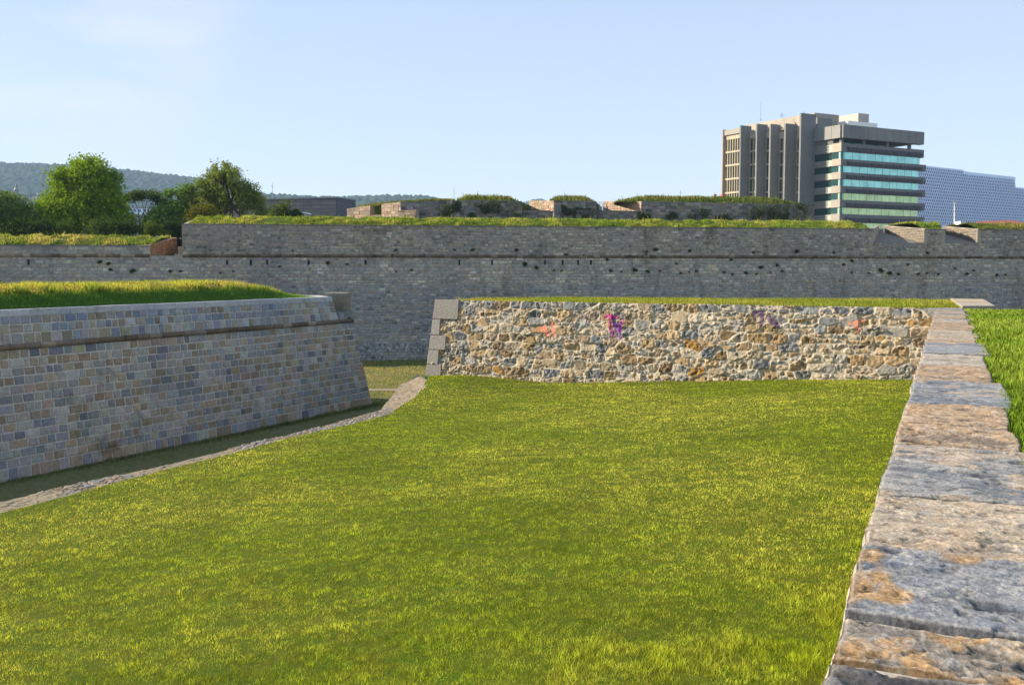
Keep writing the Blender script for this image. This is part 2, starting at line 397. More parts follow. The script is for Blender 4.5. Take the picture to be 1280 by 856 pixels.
# coping slabs along bastion
s = S0
while s < L - .05:
    w = min(random.uniform(1.5, 2.6), L - s)
    if L - (s + w) < .6: w = L - s
    m_ = MB(); last = (s + w) > L - .01
    a = b0[:2] + bd * (s + .008); b = b0[:2] + bd * (s + w - (0 if last else .008))
    zt = CZ + .01 + random.uniform(-.006, .006)
    m_.hexa([(*(a + bn * .055), zt - .25), (*(b + bn * .055), zt - .25), (*(b - bn * .55), zt - .25), (*(a - bn * .55), zt - .25), (*(a + bn * .03), zt), (*(b + bn * .03), zt), (*(b - bn * .55), zt), (*(a - bn * .55), zt)], np.array((.40, .42, .45)) * random.uniform(.9, 1.08))
    m_.build('coping_slab', M['ashlar'], bast)
    s += w
# square block standing on the corner behind
d1k = nrm((.07, 1.)); n1k = np.array([d1k[1], -d1k[0]]); blk = MB(); q0 = C1[:2] + d1k * .55 - n1k * .85
for (z0, z1, c, ex) in ((zc + .1, zc + .55, (.19, .195, .195), .12), (zc + .56, zc + 1.0, (.22, .19, .15), 0), (zc + 1.01, CZ - .03, (.24, .21, .16), 0), (CZ - .02, CZ + .16, (.26, .24, .19), .04)):
    for k in range(2):
        U_ = np.array([*d1k, 0]); Nn_ = np.array([*n1k, 0])
        blk.box(k * .95 + .01, k * .95 + .94, -1.0, .18 + ex, z0, z1, np.array(c) * random.uniform(.9, 1.1), fr=((*(q0), 0), U_, Nn_))
tag(blk.build('corner_block', M['ashlar'], bast))
# earth and grass on the bastion
bx = np.linspace(S0, L - .3, 120); 
prof = [(-.5, 0.0), (-.8, .10), (-1.4, .42), (-2.0, .62), (-3.0, .68), (-8, .7), (-24, .7)]
V = []
for s in bx:
    taper = float(sstep(0, 1, np.array((L - .3 - s) / 5.0)))
    for (o, h) in prof:
        q = b0[:2] + bd * s + bn * (o if o > -3.5 else max(o, -24)); V.append((*q, CZ - .03 + h * (.12 + .88 * taper) + .05 * (vn(s * .8, o * 2, 3) - .5)))
tag(mesh('bastion_earth', V, gridfaces(len(prof), len(bx)), M['turf'], smooth=True), kind='structure')
def btop(s, o):
    hs = np.interp(-o, [.5, .8, 1.4, 2, 3, 8, 24], [0, .1, .42, .62, .68, .7, .7]); t = sstep(0, 1, (L - .3 - s) / 5.0)
    return CZ - .03 + hs * (.12 + .88 * t)
n = 60000; s_ = R.uniform(-6, L - .35, n); o_ = -.55 - 5.5 * R.random(n) ** 1.3
h_ = np.where(o_ > -1.7, R.uniform(.05, .16, n), R.uniform(.12, .42, n) * (.25 + .85 * sstep(.3, .7, fbm(s_ * 1.3, o_ * 1.3, 3, 401)))) * (.35 + .65 * sstep(0, 5, L - s_))
P = np.c_[(b0[:2][None] + bd[None] * s_[:, None] + bn[None] * o_[:, None]), btop(s_, o_)]
c = gcol(s_, o_, np.array([.14, .24, .03]), np.array([.42, .45, .08]), .6, 2, .9)
bank_shade = (o_ > -1.6)[:, None]; c = np.where(bank_shade, np.array([.10, .22, .04]) * R.uniform(.7, 1.2, (n, 1)), c)  # shade of the bank face put into darker green blades
tag(blades('bastion_grass', P, h_, .022 + .012 * R.random(n), c, M['blades'], .4, True), 'tall seeding grass and yellow weeds on top of the left bastion', 'grass', kind='stuff')
n = 5000; s_ = R.uniform(-6, L - 2, n); o_ = -1.8 - 2.5 * R.random(n); P = np.c_[(b0[:2][None] + bd[None] * s_[:, None] + bn[None] * o_[:, None]), btop(s_, o_)]
hh = R.uniform(.25, .6, n) * (.5 + .5 * fbm(s_ * .7, o_ * 0, 2, 9)); cc = np.where(R.random((n, 1)) < .5, np.array([[.45, .38, .12]]), np.array([[.40, .28, .20]]))
tag(blades('seed_stalks', P, hh, np.full(n, .014), cc, M['blades'], .3, True), 'thin dry seed stalks rising above the grass of the left bastion', 'grass', kind='stuff')
n = 1500; s_ = R.uniform(-6, L - 3, n); o_ = -1.7 - 2.2 * R.random(n); kf = fbm(s_ * .5, o_ * .5, 3, 405) > .48; s_, o_ = s_[kf], o_[kf]; n = len(s_)
P = np.c_[(b0[:2][None] + bd[None] * s_[:, None] + bn[None] * o_[:, None]), btop(s_, o_) + R.uniform(.12, .32, n)]
tag(blades('weed_flowers', P, np.full(n, .05), np.full(n, .07), np.tile(np.array([[.75, .62, .10]]), (n, 1)) * R.uniform(.7, 1.1, (n, 1)), M['blades'], 1.), 'small yellow weed flowers scattered in the grass of the left bastion', 'flowers', kind='stuff')
sh = at_z(-3, 378, CZ + .1) + np.array([.3, -1.1, 0]); 
bu = empty('dark_shrub', (sh[0] - .2, sh[1] + 1.0, CZ), 'dark green rounded shrub at the near end of the bastion grass', 'shrub')
leafcloud('foliage', [(sh[0] - .3, sh[1] + 1.1, CZ + .35, .8, .8, .55), (sh[0] + .1, sh[1] + 1.2, CZ + .25, .55, .6, .45), (sh[0] - .9, sh[1] + .8, CZ + .3, .7, .6, .5)], 9000, .06, (.012, .03, .012), (.03, .06, .02), bu, seed=5)
mm = MB(); 
for k in range(4): mm.tube((sh[0] - .3, sh[1] + 1.1, CZ), (sh[0] - .6 + .2 * k, sh[1] + 1.0 + .1 * k, CZ + .45), .03, .012)
mm.build('stem', M['bark'], bu)
# ================================================================== LAWN MOUND (ravelin)
ZP = 2.55
pathL = [at_z(x, y, ZP) for x, y in ((-260, 684), (-100, 648), (0, 627), (110, 602), (221, 577), (310, 556), (394, 535), (440, 523), (475, 514))]
pathR = [at_z(x, y, ZP) for x, y in ((-260, 716), (-100, 670), (0, 643), (105, 616), (221, 586), (311, 562), (412, 537.5), (452, 528), (490, 517))]
rampL = [at_z(475, 513, ZP), at_z(488, 496, ZP + .05), at_z(501, 480, ZP + .05)]
rb_n = np.array([*rn, .14]) / math.hypot(1, .14)
rubL = at_plane(526, 475, (*r0[:2], CZ), rb_n); rubR = at_plane(1141, 471, (*r0[:2], CZ), rb_n)
print('rubble base', rubL, rubR, 'pathR end', pathR[-1], 'rampL', rampL)
def qd(x, y): return -((x - cl0[0]) * cn[0] + (y - cl0[1]) * cn[1])     # distance left of the parapet
def lawn_z(x, y):
    q = np.clip(qd(x, y), -1, 40)
    z = rubR[2] - (rubR[2] - ZP - .03) * sstep(-4, 21.5, q) + .1 * (fbm(x * .22, y * .22, 3, 21) - .5) + .05 * (fbm(x * .9 + y * .3, y * 1.9, 3, 22) - .5)
    z = z + .26 * np.exp(-(((x - rubL[0] - 2.6) / 2.6) ** 2 + ((y - rubL[1] + 2.2) / 2.4) ** 2))
    return z
def bl(p, q, t): return p * (1 - t) + q * t
nearC = cl0[:2] - cd * 12
lawn_poly = [tuple(p[:2]) for p in pathR] + [tuple(at_z(520, 497, ZP)[:2]), tuple(at_z(535, 479, rubL[2] + .1)[:2]), tuple(rubL[:2] + rd * .3 - rn * .3), tuple(cl1[:2] + cn * .3 - rn * .3), tuple(nearC + cn * .3), tuple(pathR[0][:2] - cd * 15)]
xs = [p[0] for p in lawn_poly]; ys = [p[1] for p in lawn_poly]
# lawn surface: rows across between path edge and parapet line
rows = []
pe = [np.array(p) for p in ([tuple(pathR[0][:2] - cd * 15)] + [tuple(p[:2]) for p in pathR] + [tuple(at_z(520, 497, ZP)[:2]), tuple(at_z(533, 480, rubL[2] + .1)[:2]), tuple(rubL[:2] + rd * .2 - rn * .35)])]
tp = [np.dot(p - cl0[:2], cd) for p in pe]
ts = np.linspace(tp[0], tp[-1], 150)
ed = np.array([[np.interp(t, tp, [p[0] for p in pe]), np.interp(t, tp, [p[1] for p in pe])] for t in ts])
tend = float(np.dot(cl1[:2] - cl0[:2], cd))
V = []
for i, t in enumerate(ts):
    a = ed[i]; tt = t
    # far edge slants along the rubble wall
    frac = (t - ts[0]) / (ts[-1] - ts[0]); t_r = ts[0] + (tend + .6 - ts[0]) * frac
    b = cl0[:2] + cd * t_r + cn * .3
    for k in np.linspace(0, 1, 60):
        q = a * (1 - k) + b * k; V.append((q[0], q[1], 0))
V = np.array(V); V[:, 2] = lawn_z(V[:, 0], V[:, 1])
tag(mesh('lawn_ground', V, gridfaces(60, 150), M['turf'], smooth=True), kind='structure')
dmax = 3000
def dens(x, y):
    d = np.hypot(x, y); return dmax * np.minimum(1, (11.5 / np.maximum(d, 5)) ** 1.6) * (d > 6)
vis = [p for p in lawn_poly]
P = scatter(vis, lambda x, y: dens(x, y) * (np.abs(x) < y * .75 + 4), lawn_z, dmax)
d = np.hypot(P[:, 0], P[:, 1]); n = len(P); print('blades', n)
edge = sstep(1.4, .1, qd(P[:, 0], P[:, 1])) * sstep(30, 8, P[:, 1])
h = (.02 + .035 * R.random(n)) * (.35 + 1.3 * fbm(P[:, 0] * 4.5, P[:, 1] * 4.5, 2, 31)) * (1 + 1.6 * edge)
rise = sstep(3.2, .3, np.hypot(P[:, 0] - rubL[0], (P[:, 1] - rubL[1]) * .6)); h = h * (1 + 1.5 * rise); brc = sstep(7, 3, np.hypot(P[:, 0] - 3.5, P[:, 1] - 9.8)); h = h * (.85 + .8 * brc * sstep(.42, .6, fbm(P[:, 0] * .7, P[:, 1] * .7, 2, 35)))
c = gcol(P[:, 0], P[:, 1], np.array([.275, .375, .007]), np.array([.68, .64, .13]), .22, 33, .5); c *= ((.84 + .22 * sstep(.36, .6, fbm(P[:, 0] * 1.1 + 9, P[:, 1] * 2.4, 3, 36))) * (.62 + .62 * sstep(.3, .66, fbm(P[:, 0] * 11, P[:, 1] * 7, 2, 37))))[:, None]
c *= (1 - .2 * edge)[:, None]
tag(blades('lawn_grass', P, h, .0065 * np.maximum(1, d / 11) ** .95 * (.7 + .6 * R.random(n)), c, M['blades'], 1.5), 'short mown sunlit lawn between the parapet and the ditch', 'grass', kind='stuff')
# ================================================================== RETAINING WALL of the lawn (cobbled top)
ret = empty('retaining_wall', (*pathL[2][:2], 0), 'low retaining wall with a worn cobbled top along the lower edge of the lawn', 'wall')
Lp = [np.array(p[:2]) for p in pathL] + [np.array(p[:2]) for p in rampL[1:]] + [at_plane(524, 477, (*r0[:2], CZ), rb_n)[:2] + rn * .05]
Rp = [np.array(p[:2]) for p in pathR] + [at_z(506, 507, ZP)[:2], at_z(521, 496, ZP)[:2], at_z(536, 480, ZP + .05)[:2]]
# resample
def resamp(Pn, n):
    Pn = np.array(Pn); t = np.r_[0, np.cumsum(np.linalg.norm(np.diff(Pn, axis=0), axis=1))]; u = np.linspace(0, t[-1], n)
    return np.c_[np.interp(u, t, Pn[:, 0]), np.interp(u, t, Pn[:, 1])]
nl, nw = 900, 34
A_, B_ = np.array(Lp), np.array(Rp)
tt = np.linspace(0, len(Lp) - 1, nl)
A_ = np.c_[np.interp(tt, range(len(Lp)), A_[:, 0]), np.interp(tt, range(len(Lp)), A_[:, 1])]
B_ = np.c_[np.interp(tt, range(len(Rp)), B_[:, 0]), np.interp(tt, range(len(Rp)), B_[:, 1])]
B_ = B_ + (B_ - A_) / np.linalg.norm(B_ - A_, axis=1)[:, None] * .15
k = np.linspace(0, 1, nw)
PX = A_[:, None, 0] * (1 - k) + B_[:, None, 0] * k; PY = A_[:, None, 1] * (1 - k) + B_[:, None, 1] * k
def worley(x, y, sc, s=0, ang=0, asp=1):
    ca, sa = math.cos(ang), math.sin(ang); u = (x * ca + y * sa) * sc; v = (-x * sa + y * ca) * sc * asp
    iu, iv = np.floor(u), np.floor(v); f1 = np.full(u.shape, 9.); f2 = f1.copy(); idv = np.zeros(u.shape)
    for a in (-1, 0, 1):
        for b in (-1, 0, 1):
            cx, cy = iu + a, iv + b; px_ = cx + .5 + .8 * (_h(cx, cy, s) - .5); py_ = cy + .5 + .8 * (_h(cx, cy, s + 1) - .5)
            dd = np.hypot(u - px_, v - py_); new = dd < f1; f2 = np.where(new, f1, np.minimum(f2, dd)); idv = np.where(new, _h(cx, cy, s + 2), idv); f1 = np.where(new, dd, f1)
    return f1, f2, idv
f1, f2, idv = worley(PX, PY, 4.6, 50, math.atan2(bd[1], bd[0]), 1.5)
endk = np.linspace(0, 1, nl)[:, None]; rk = sstep(.70, .78, endk)
prf = sstep(.02, .22, f2 - f1) * (1 - .9 * rk) + .9 * rk; idv = idv * (1 - .85 * rk) + .85 * rk * (.35 + .3 * fbm(PX * 2.5, PY * 2.5, 3, 67))
PZ = ZP + .0 + .03 * prf + .03 * idv * prf + .03 * fbm(PX * 6, PY * 6, 3, 8) + .1 * (fbm(PX * .5, PY * .5, 2, 51) - .5) - .02
PZ = PZ + .12 * sstep(.93, 1, endk)
pc = np.array([.27, .235, .19])[None, None] * (.6 + .65 * idv[..., None]) ; pc = np.where((idv > .6)[..., None], pc * np.array([.85, .95, 1.1]), pc * np.array([1.1, 1, .85]))
dirtm = (sstep(.42, .54, fbm(PX * .35, PY * .35, 3, 60)) * sstep(.80, .72, endk))[..., None]
pc = pc * (1 + .12 * sstep(.72, .8, endk))[..., None] * (.35 + 1.3 * fbm(PX * 9, PY * 9, 4, 66, .7))[..., None]; PZ = PZ + .07 * rk * (fbm(PX * 5, PY * 5, 4, 68, .65) - .5); pc = pc * (1 - dirtm * .8) + np.array([.27, .225, .15]) * dirtm * .8; PZ = PZ - .04 * dirtm[..., 0] * prf
pc = pc * (1 - (1 - prf[..., None]) * .5)
mesh('cobbled_top', np.c_[PX.ravel(), PY.ravel(), PZ.ravel()], gridfaces(nw, nl), M['cobble'], ret, pc.reshape(-1, 3), True)
# ditch-side face
mbr = MB()
for i in range(0, nl - 1, 30):
    j = min(i + 30, nl - 1); a, b = A_[i], A_[j]; dd = nrm(b - a); nn_ = np.array([-dd[1], dd[0]])
    ln = np.linalg.norm(b - a); bb = .12
    Wd_ = np.array([*(nn_ * bb), -1]) / math.hypot(1, bb); N_ = np.array([*nn_, bb]) / math.hypot(1, bb)
    mbr.add([(*a, ZP - .03), (*b, ZP - .03), (*(b + nn_ * bb * ZP), -.1), (*(a + nn_ * bb * ZP), -.1)], [(0, 1, 2, 3)], (.4, .38, .33))
    ashlar(mbr, (*(a), ZP), (*dd, 0), Wd_, N_, .02, ZP, 0, ln, (.3, .02), (.45, .12), .03, .02, pal_of([(.33, .3, .25), (.25, .26, .27), (.38, .33, .25)], [2, 1, 1]))
mbr.build('masonry', M['ashlar'], ret)
dp = [(-16, 58), (2, 58), (6, 62), (6, 91), (-16, 88)]
P = scatter(dp, lambda x, y: 60. * (np.abs(y - (at_z(490, 487.5, 0)[1])) > .9), lambda x, y: ground_z(x, y), 60); n = len(P)
c = gcol(P[:, 0], P[:, 1], np.array([.17, .22, .03]), np.array([.40, .34, .12]), .3, 301, .8)
h = R.uniform(.05, .12, n) * (.3 + 1.4 * fbm(P[:, 0] * .8, P[:, 1] * .8, 2, 302))
tag(blades('ditch_grass', P, h, np.full(n, .05), c, M['blades'], .9), 'rough grass on the ditch floor beyond the bastion corner', 'grass', kind='stuff')
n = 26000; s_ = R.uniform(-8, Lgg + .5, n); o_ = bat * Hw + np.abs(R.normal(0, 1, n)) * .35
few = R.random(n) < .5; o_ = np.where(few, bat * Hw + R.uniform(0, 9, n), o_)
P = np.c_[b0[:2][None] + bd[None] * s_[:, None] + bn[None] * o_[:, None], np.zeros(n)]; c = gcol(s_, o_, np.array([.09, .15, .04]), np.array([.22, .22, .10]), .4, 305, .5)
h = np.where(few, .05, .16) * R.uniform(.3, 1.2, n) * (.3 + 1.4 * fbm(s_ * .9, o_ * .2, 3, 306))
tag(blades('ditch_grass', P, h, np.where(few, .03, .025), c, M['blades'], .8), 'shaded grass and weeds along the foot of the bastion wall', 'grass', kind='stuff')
# ================================================================== RUBBLE WALL
rub = empty('rubble_wall', (*r0[:2], 2), 'sunlit tan rubble stone wall with scrawled paint marks and grass on its top, behind the lawn', 'wall')
RL = float(np.dot((r1 - r0)[:2], rd)) + .4
batr = .14; HB = CZ - 1.9
res = .028; nu, nv = int(RL / res), int(HB / res)
uu = np.linspace(0, RL, nu); vv = np.linspace(0, HB, nv); UU, VV = np.meshgrid(uu, vv)
wu = UU + .09 * (fbm(UU * 3.2, VV * 3.2, 3, 70) - .5) * 2; wv = VV + .07 * (fbm(UU * 1.6, VV * 2.4, 3, 71) - .5) * 2
def cells(x, y, cwid, chei, sd, jx=.75, jy=.42):
    v = y / chei; iv = np.floor(v); f1 = np.full(x.shape, 9.); f2 = f1.copy(); ida = np.zeros(x.shape); gx_ = f1 * 0; gy_ = f1 * 0
    for b in (-1, 0, 1):
        cy = iv + b; off = _h(cy, cy * 0 + 3, sd + 9); u = x / cwid + off; iu = np.floor(u)
        for a in (-1, 0, 1):
            cx = iu + a; px_ = cx + .5 + jx * (_h(cx, cy, sd) - .5); py_ = cy + .5 + jy * (_h(cx, cy, sd + 1) - .5)
            ddx = (u - px_) * cwid; ddy = (v - py_) * chei * (cwid / chei) * .95; dd = (np.abs(ddx) ** 3 + np.abs(ddy) ** 3) ** (1 / 3.)
            new = dd < f1; f2 = np.where(new, f1, np.minimum(f2, dd)); ida = np.where(new, cx * 1013 + cy * 7, ida); gx_ = np.where(new, ddx, gx_); gy_ = np.where(new, ddy, gy_); f1 = np.where(new, dd, f1)
    return (f2 - f1) / 2, ida, gx_, gy_
dA, iA, gxA, gyA = cells(wu, wv, .74, .40, 500); dB_, iB, gxB, gyB = cells(wu + 3.3, wv + .11, .40, .21, 520)
useB = _h(iA, iA * 0 + 1, 77) < .36
dist = np.where(useB, np.minimum(dA, dB_ * .85), dA); sid = np.where(useB, iB * 3.0 + 50000, iA); gX = np.where(useB, gxB, gxA); gY = np.where(useB, gyB, gyA)
hs = [_h(sid * 2, sid * 0 + 3, q) for q in range(8)]
mo = .012 + .022 * vn(UU * 2, VV * 2, 12)
pr = sstep(mo - .004, mo + .022, dist + .012 * (fbm(UU * 11, VV * 11, 2, 33) - .5))
rough = fbm(UU * 8, VV * 8, 4, 80, .6); rid = 1 - np.abs(fbm(UU * 4.5 + 5, VV * 4.5, 4, 84, .6) - .5) * 4
pk = sstep(.60, .72, fbm(UU * 6, VV * 6, 3, 188)) * (hs[5] < .6)
ht = pr * (.005 + .06 * hs[0] + gX * (hs[6] - .5) * .38 + gY * (hs[7] - .5) * .38 + .13 * (rough - .5) * (.3 + .9 * hs[2]) + .03 * np.clip(rid, 0, 1) * hs[2] - .06 * pk) + (1 - pr) * (.03 * (fbm(UU * 12, VV * 12, 3, 88) - .35))
ht += .03 * (fbm(UU * .6, VV * .6, 2, 90) - .5)
pals = np.array([(.32, .235, .135), (.25, .175, .09), (.35, .28, .19), (.19, .195, .195), (.27, .26, .235), (.40, .34, .25), (.33, .19, .06), (.24, .18, .12)])
wts = np.cumsum([.22, .10, .22, .10, .15, .16, .015, .035]); pi_ = np.clip(np.searchsorted(wts, hs[1]), 0, 7)
# top course greyer
greytop = (VV < .36) & (hs[3] < .6); pi_ = np.where(greytop, 3, pi_)
C = pals[pi_] * (.8 + .4 * hs[4])[..., None] * (.75 + .5 * fbm(UU * 5, VV * 5, 3, 91))[..., None]
mc = np.array([.50, .44, .345]) * (.85 + .25 * fbm(UU * 3, VV * 3, 3, 93))[..., None]
C = C * 1.08 * (1 - .4 * pk)[..., None] * (.7 + .6 * rough)[..., None]; C = mc * (1 - pr[..., None]) + C * pr[..., None]
# spray-paint marks on the wall, drawn as strokes on its surface
def wall_uv(px, py):
    p = at_plane(px, py, (*r0[:2], CZ), rb_n); v_ = (CZ - p[2]) ; u_ = np.dot(p[:2] - r0[:2], rd); return u_, v_
def stroke(pts, wpx, colr, op=.8):
    global C
    P2 = [wall_uv(*p) for p in pts]; m = np.zeros(UU.shape); w = wpx / 24.
    for (a0, a1), (q0_, q1_) in zip(P2[:-1], P2[1:]):
        ax, ay = q0_ - a0, q1_ - a1; l2 = ax * ax + ay * ay + 1e-9
        t = np.clip(((UU - a0) * ax + (VV - a1) * ay) / l2, 0, 1); ds = np.hypot(UU - a0 - t * ax, VV - a1 - t * ay)
        m = np.maximum(m, sstep(w, w * .45, ds + .03 * (fbm(UU * 8, VV * 8, 2, 99) - .5)))
    m = (m * op * (.55 + .6 * fbm(UU * 6, VV * 6, 3, 98)))[..., None]; m = np.clip(m, 0, 1)
    C = C * (1 - m) + np.array(colr) * m
Zx = lambda x: 640 + x / 7.111; Zy = lambda y: 370 + y / 7.109
st = lambda L_, w, c, o=.9: stroke([(Zx(x), Zy(y)) for x, y in L_], w, c, o)
mag = (.42, .03, .19); pur = (.16, .03, .26); dk = (.16, .10, .17); org = (.72, .27, .17)
st([(820, 190), (870, 170), (940, 190)], 2.6, mag); st([(880, 180), (870, 250), (885, 310), (905, 360)], 2.6, mag); st([(990, 215), (970, 270), (965, 310)], 2.4, mag)
st([(900, 200), (925, 260), (950, 290), (970, 240)], 2.4, pur); st([(945, 250), (965, 370)], 3.0, pur); st([(910, 250), (925, 300)], 2, pur)
st([(600, 150), (620, 190), (650, 170), (690, 230)], 2, dk, .6); st([(740, 150), (745, 210), (770, 230)], 2, dk, .55); st([(180, 200), (260, 190)], 2, dk, .35)
st([(240, 300), (290, 285), (320, 345)], 3.4, org, .75); st([(285, 270), (305, 330)], 3, org, .7); st([(340, 260), (370, 240), (375, 300), (360, 350)], 3, org, .7); st([(345, 300), (385, 350)], 3, org, .6)
Zx = lambda x: 900 + x / 4.571; Zy = lambda y: 370 + y / 4.573
st([(195, 100), (240, 95), (238, 165)], 3.2, dk, 1.1); st([(300, 160), (275, 120), (300, 130), (330, 175)], 3.2, dk, 1.1); st([(345, 150), (350, 110), (375, 98)], 2, dk, .6); st([(70, 180), (80, 140), (110, 160)], 2.2, dk, .5); st([(40, 100), (30, 85)], 2, dk, .45)
st([(740, 158), (780, 150), (825, 140)], 1.8, org, .95); st([(790, 145), (770, 175), (795, 185), (790, 212)], 1.8, org, .95)
Vp = np.array([*r0[:2], CZ])[None, None] + UU[..., None] * np.array([*rd, 0]) + VV[..., None] * np.array([*(rn * batr), -1]) + ht[..., None] * rb_n
fc = gridfaces(nu, nv)[:, ::-1]
mesh('rubble_masonry', Vp.reshape(-1, 3), fc, M['rubble'], rub, C.reshape(-1, 3), True)
# quoins at the left end
ql = [(375, 399.5, 574), (399.5, 419.5, 551), (419.5, 438, 558), (438, 456.5, 549), (456.5, 482, 552)]
vtop = 0
for i, (y0, y1, xr) in enumerate(ql):
    v0_ = wall_uv(560, y0)[1]; v1_ = wall_uv(560, y1)[1]
    if i == 0: v0_ = -.03
    um = wall_uv(xr, (y0 + y1) / 2)[0]
    kL = lambda v: -.075 * v                                  # the left end leans too
    m_ = MB(); Of = np.array([*r0[:2], CZ]); Dn = np.array([*(rn * batr), -1])
    def pw(u, v, r): return Of + u * np.array([*rd, 0]) + v * Dn + r * rb_n
    g = .012; t_ = .11; bev = .02; dep = -1.3
    outer = [pw(kL(v0_), v0_ + g, t_ - bev), pw(um, v0_ + g, t_ - bev), pw(um, v1_ - g, t_ - bev), pw(kL(v1_), v1_ - g, t_ - bev)]
    inner = [pw(kL(v0_) + bev, v0_ + g + bev, t_), pw(um - bev, v0_ + g + bev, t_), pw(um - bev, v1_ - g - bev, t_), pw(kL(v1_) + bev, v1_ - g - bev, t_)]
    backv = [pw(kL(v0_), v0_ + g, dep), pw(um, v0_ + g, dep), pw(um, v1_ - g, dep), pw(kL(v1_), v1_ - g, dep)]
    m_.add(outer + inner + backv, [(4, 7, 6, 5), (0, 4, 5, 1), (1, 5, 6, 2), (2, 6, 7, 3), (3, 7, 4, 0), (8, 0, 1, 9), (9, 1, 2, 10), (10, 2, 3, 11), (11, 3, 0, 8)], np.array((.30, .285, .26)) * random.uniform(.92, 1.06))
    m_.build('quoin', M['granite'], rub)
# body behind the face
mb = MB()
r0g = r0[:2]; body = [r0g - rn * .08, r1[:2] - rn * .08, r1[:2] - rn * .7, r0g - rn * .9]
bb = [body[0] + rn * batr * CZ, body[1] + rn * batr * CZ, body[2], body[3]]
mb.hexa([(*p, 0) for p in bb] + [(*p, CZ - .05) for p in body], (.42, .37, .29))
mb.build('wall_core', M['rubble'], rub)
# turf plateau behind the rubble wall
pl = [r0g + rd * .9 - rn * .12, r1[:2] + rd * .05 - rn * .05, at_z(1205, 385, CZ)[:2], at_z(1192, 377, CZ)[:2], at_z(1186, 374.2, CZ)[:2], at_z(700, 371.5, CZ)[:2], at_z(600, 372.5, CZ)[:2]]
m_ = MB(); m_.prism([r0g + rn * -.1, *[np.array(p) for p in pl[1:]], r0g + rd * .4 - rn * 2.5], 0, CZ - .06)
tag(m_.build('ravelin_earth', M['turf']), kind='structure')
zf = lambda x, y: np.full(len(x), CZ - .05)
P = scatter(pl, lambda x, y: np.full(len(x), 140.), zf, 140); n = len(P)
c = gcol(P[:, 0], P[:, 1], np.array([.19, .25, .025]), np.array([.42, .38, .09]), .5, 41, .5)
dfront = -((P[:, 0] - r0[0]) * rn[0] + (P[:, 1] - r0[1]) * rn[1])
h = R.uniform(.06, .16, n) * (.6 + .9 * fbm(P[:, 0] * 1.1, P[:, 1] * 1.1, 3, 44))
tag(blades('ravelin_grass', P, h, np.full(n, .03), c, M['blades'], .6), 'strip of sunlit grass along the top of the rubble wall', 'grass', kind='stuff')
# flat slabs at the far right corner of the terrace
slab_px = [(1205, 385), (1243, 385), (1243, 385), (1228, 377.5), (1190, 375.5)]
cs = empty('corner_slabs', (*at_z(1215, 383, CZ)[:2], CZ), 'pair of flat pale slabs at the far corner of the parapet', 'slab')
for a, b, cc_ in ((0, .48, (.42, .37, .30)), (.5, 1, (.46, .38, .27))):
    Lq, Rq = (at_z(1203, 385, CZ), at_z(1244, 385, CZ)), (at_z(1188, 375.5, CZ), at_z(1229, 376.5, CZ))
    p = [bl(Lq[0], Rq[0], a), bl(Lq[1], Rq[1], a), bl(Lq[1], Rq[1], b), bl(Lq[0], Rq[0], b)]
    m_ = MB(); zt = CZ + .09 + .015 * (a > 0); m_.hexa([(*q[:2], CZ - .4) for q in p] + [(*q[:2], zt) for q in p], cc_); m_.build('stone_slab', M['coping'], cs)
# ================================================================== PARAPET with rough coping stones
par = empty('parapet_wall', (*cl0[:2], 3), 'broad parapet with rough blue-grey and orange capping stones running away on the right', 'wall')
t = -3.2; idx = 0
# measured joints (metres along) near the camera
jp = [at_z(1030, y, CZ) for y in (856, 846)]
def t_at(px, py): return float(np.dot(at_z(px, py, CZ)[:2] - cl0[:2], cd))
joints = [-3.0, -1.7, -.55] + [t_at(x, y) for x, y in ((1038, 822), (1060, 765 + 5), (1095, 683), (1108, 617), (1125, 556), (1131, 528), (1138, 503), (1143, 474), (1148, 455), (1153, 441), (1157, 428))]
kinds = ['g', 't', 'd', 'o', 'g2', 't', 'g', 't2', 't2', 'b', 't2', 'w', 'b', 't2']
print('joints', joints)
while joints[-1] < tend + .3:
    joints.append(joints[-1] + random.uniform(.9, 1.7)); kinds.append(random.choice(['t', 'g', 't2', 't', 'b', 't2']))
joints[-1] = tend + .45
palc = {'g': ((.27, .275, .28), (.17, .185, .21)), 'd': ((.20, .19, .18), (.11, .11, .115)), 'g2': ((.22, .235, .26), (.12, .14, .175)), 'o': ((.37, .31, .23), (.24, .22, .20)), 't': ((.42, .35, .27), (.30, .275, .245)),
        'b': ((.26, .275, .30), (.17, .19, .225)), 't2': ((.38, .275, .18), (.22, .175, .14)), 'w': ((.45, .40, .34), (.32, .285, .24))}
def edgeL(t): return .032 * (fbm(t * 1.3, t * 0 + 1, 3, 101) - .5) * 2 + .015 * (fbm(t * 9, t * 0, 2, 102) - .5)
def edgeR(t): return .05 * (fbm(t * 1.1, t * 0 + 5, 3, 103) - .5) * 2
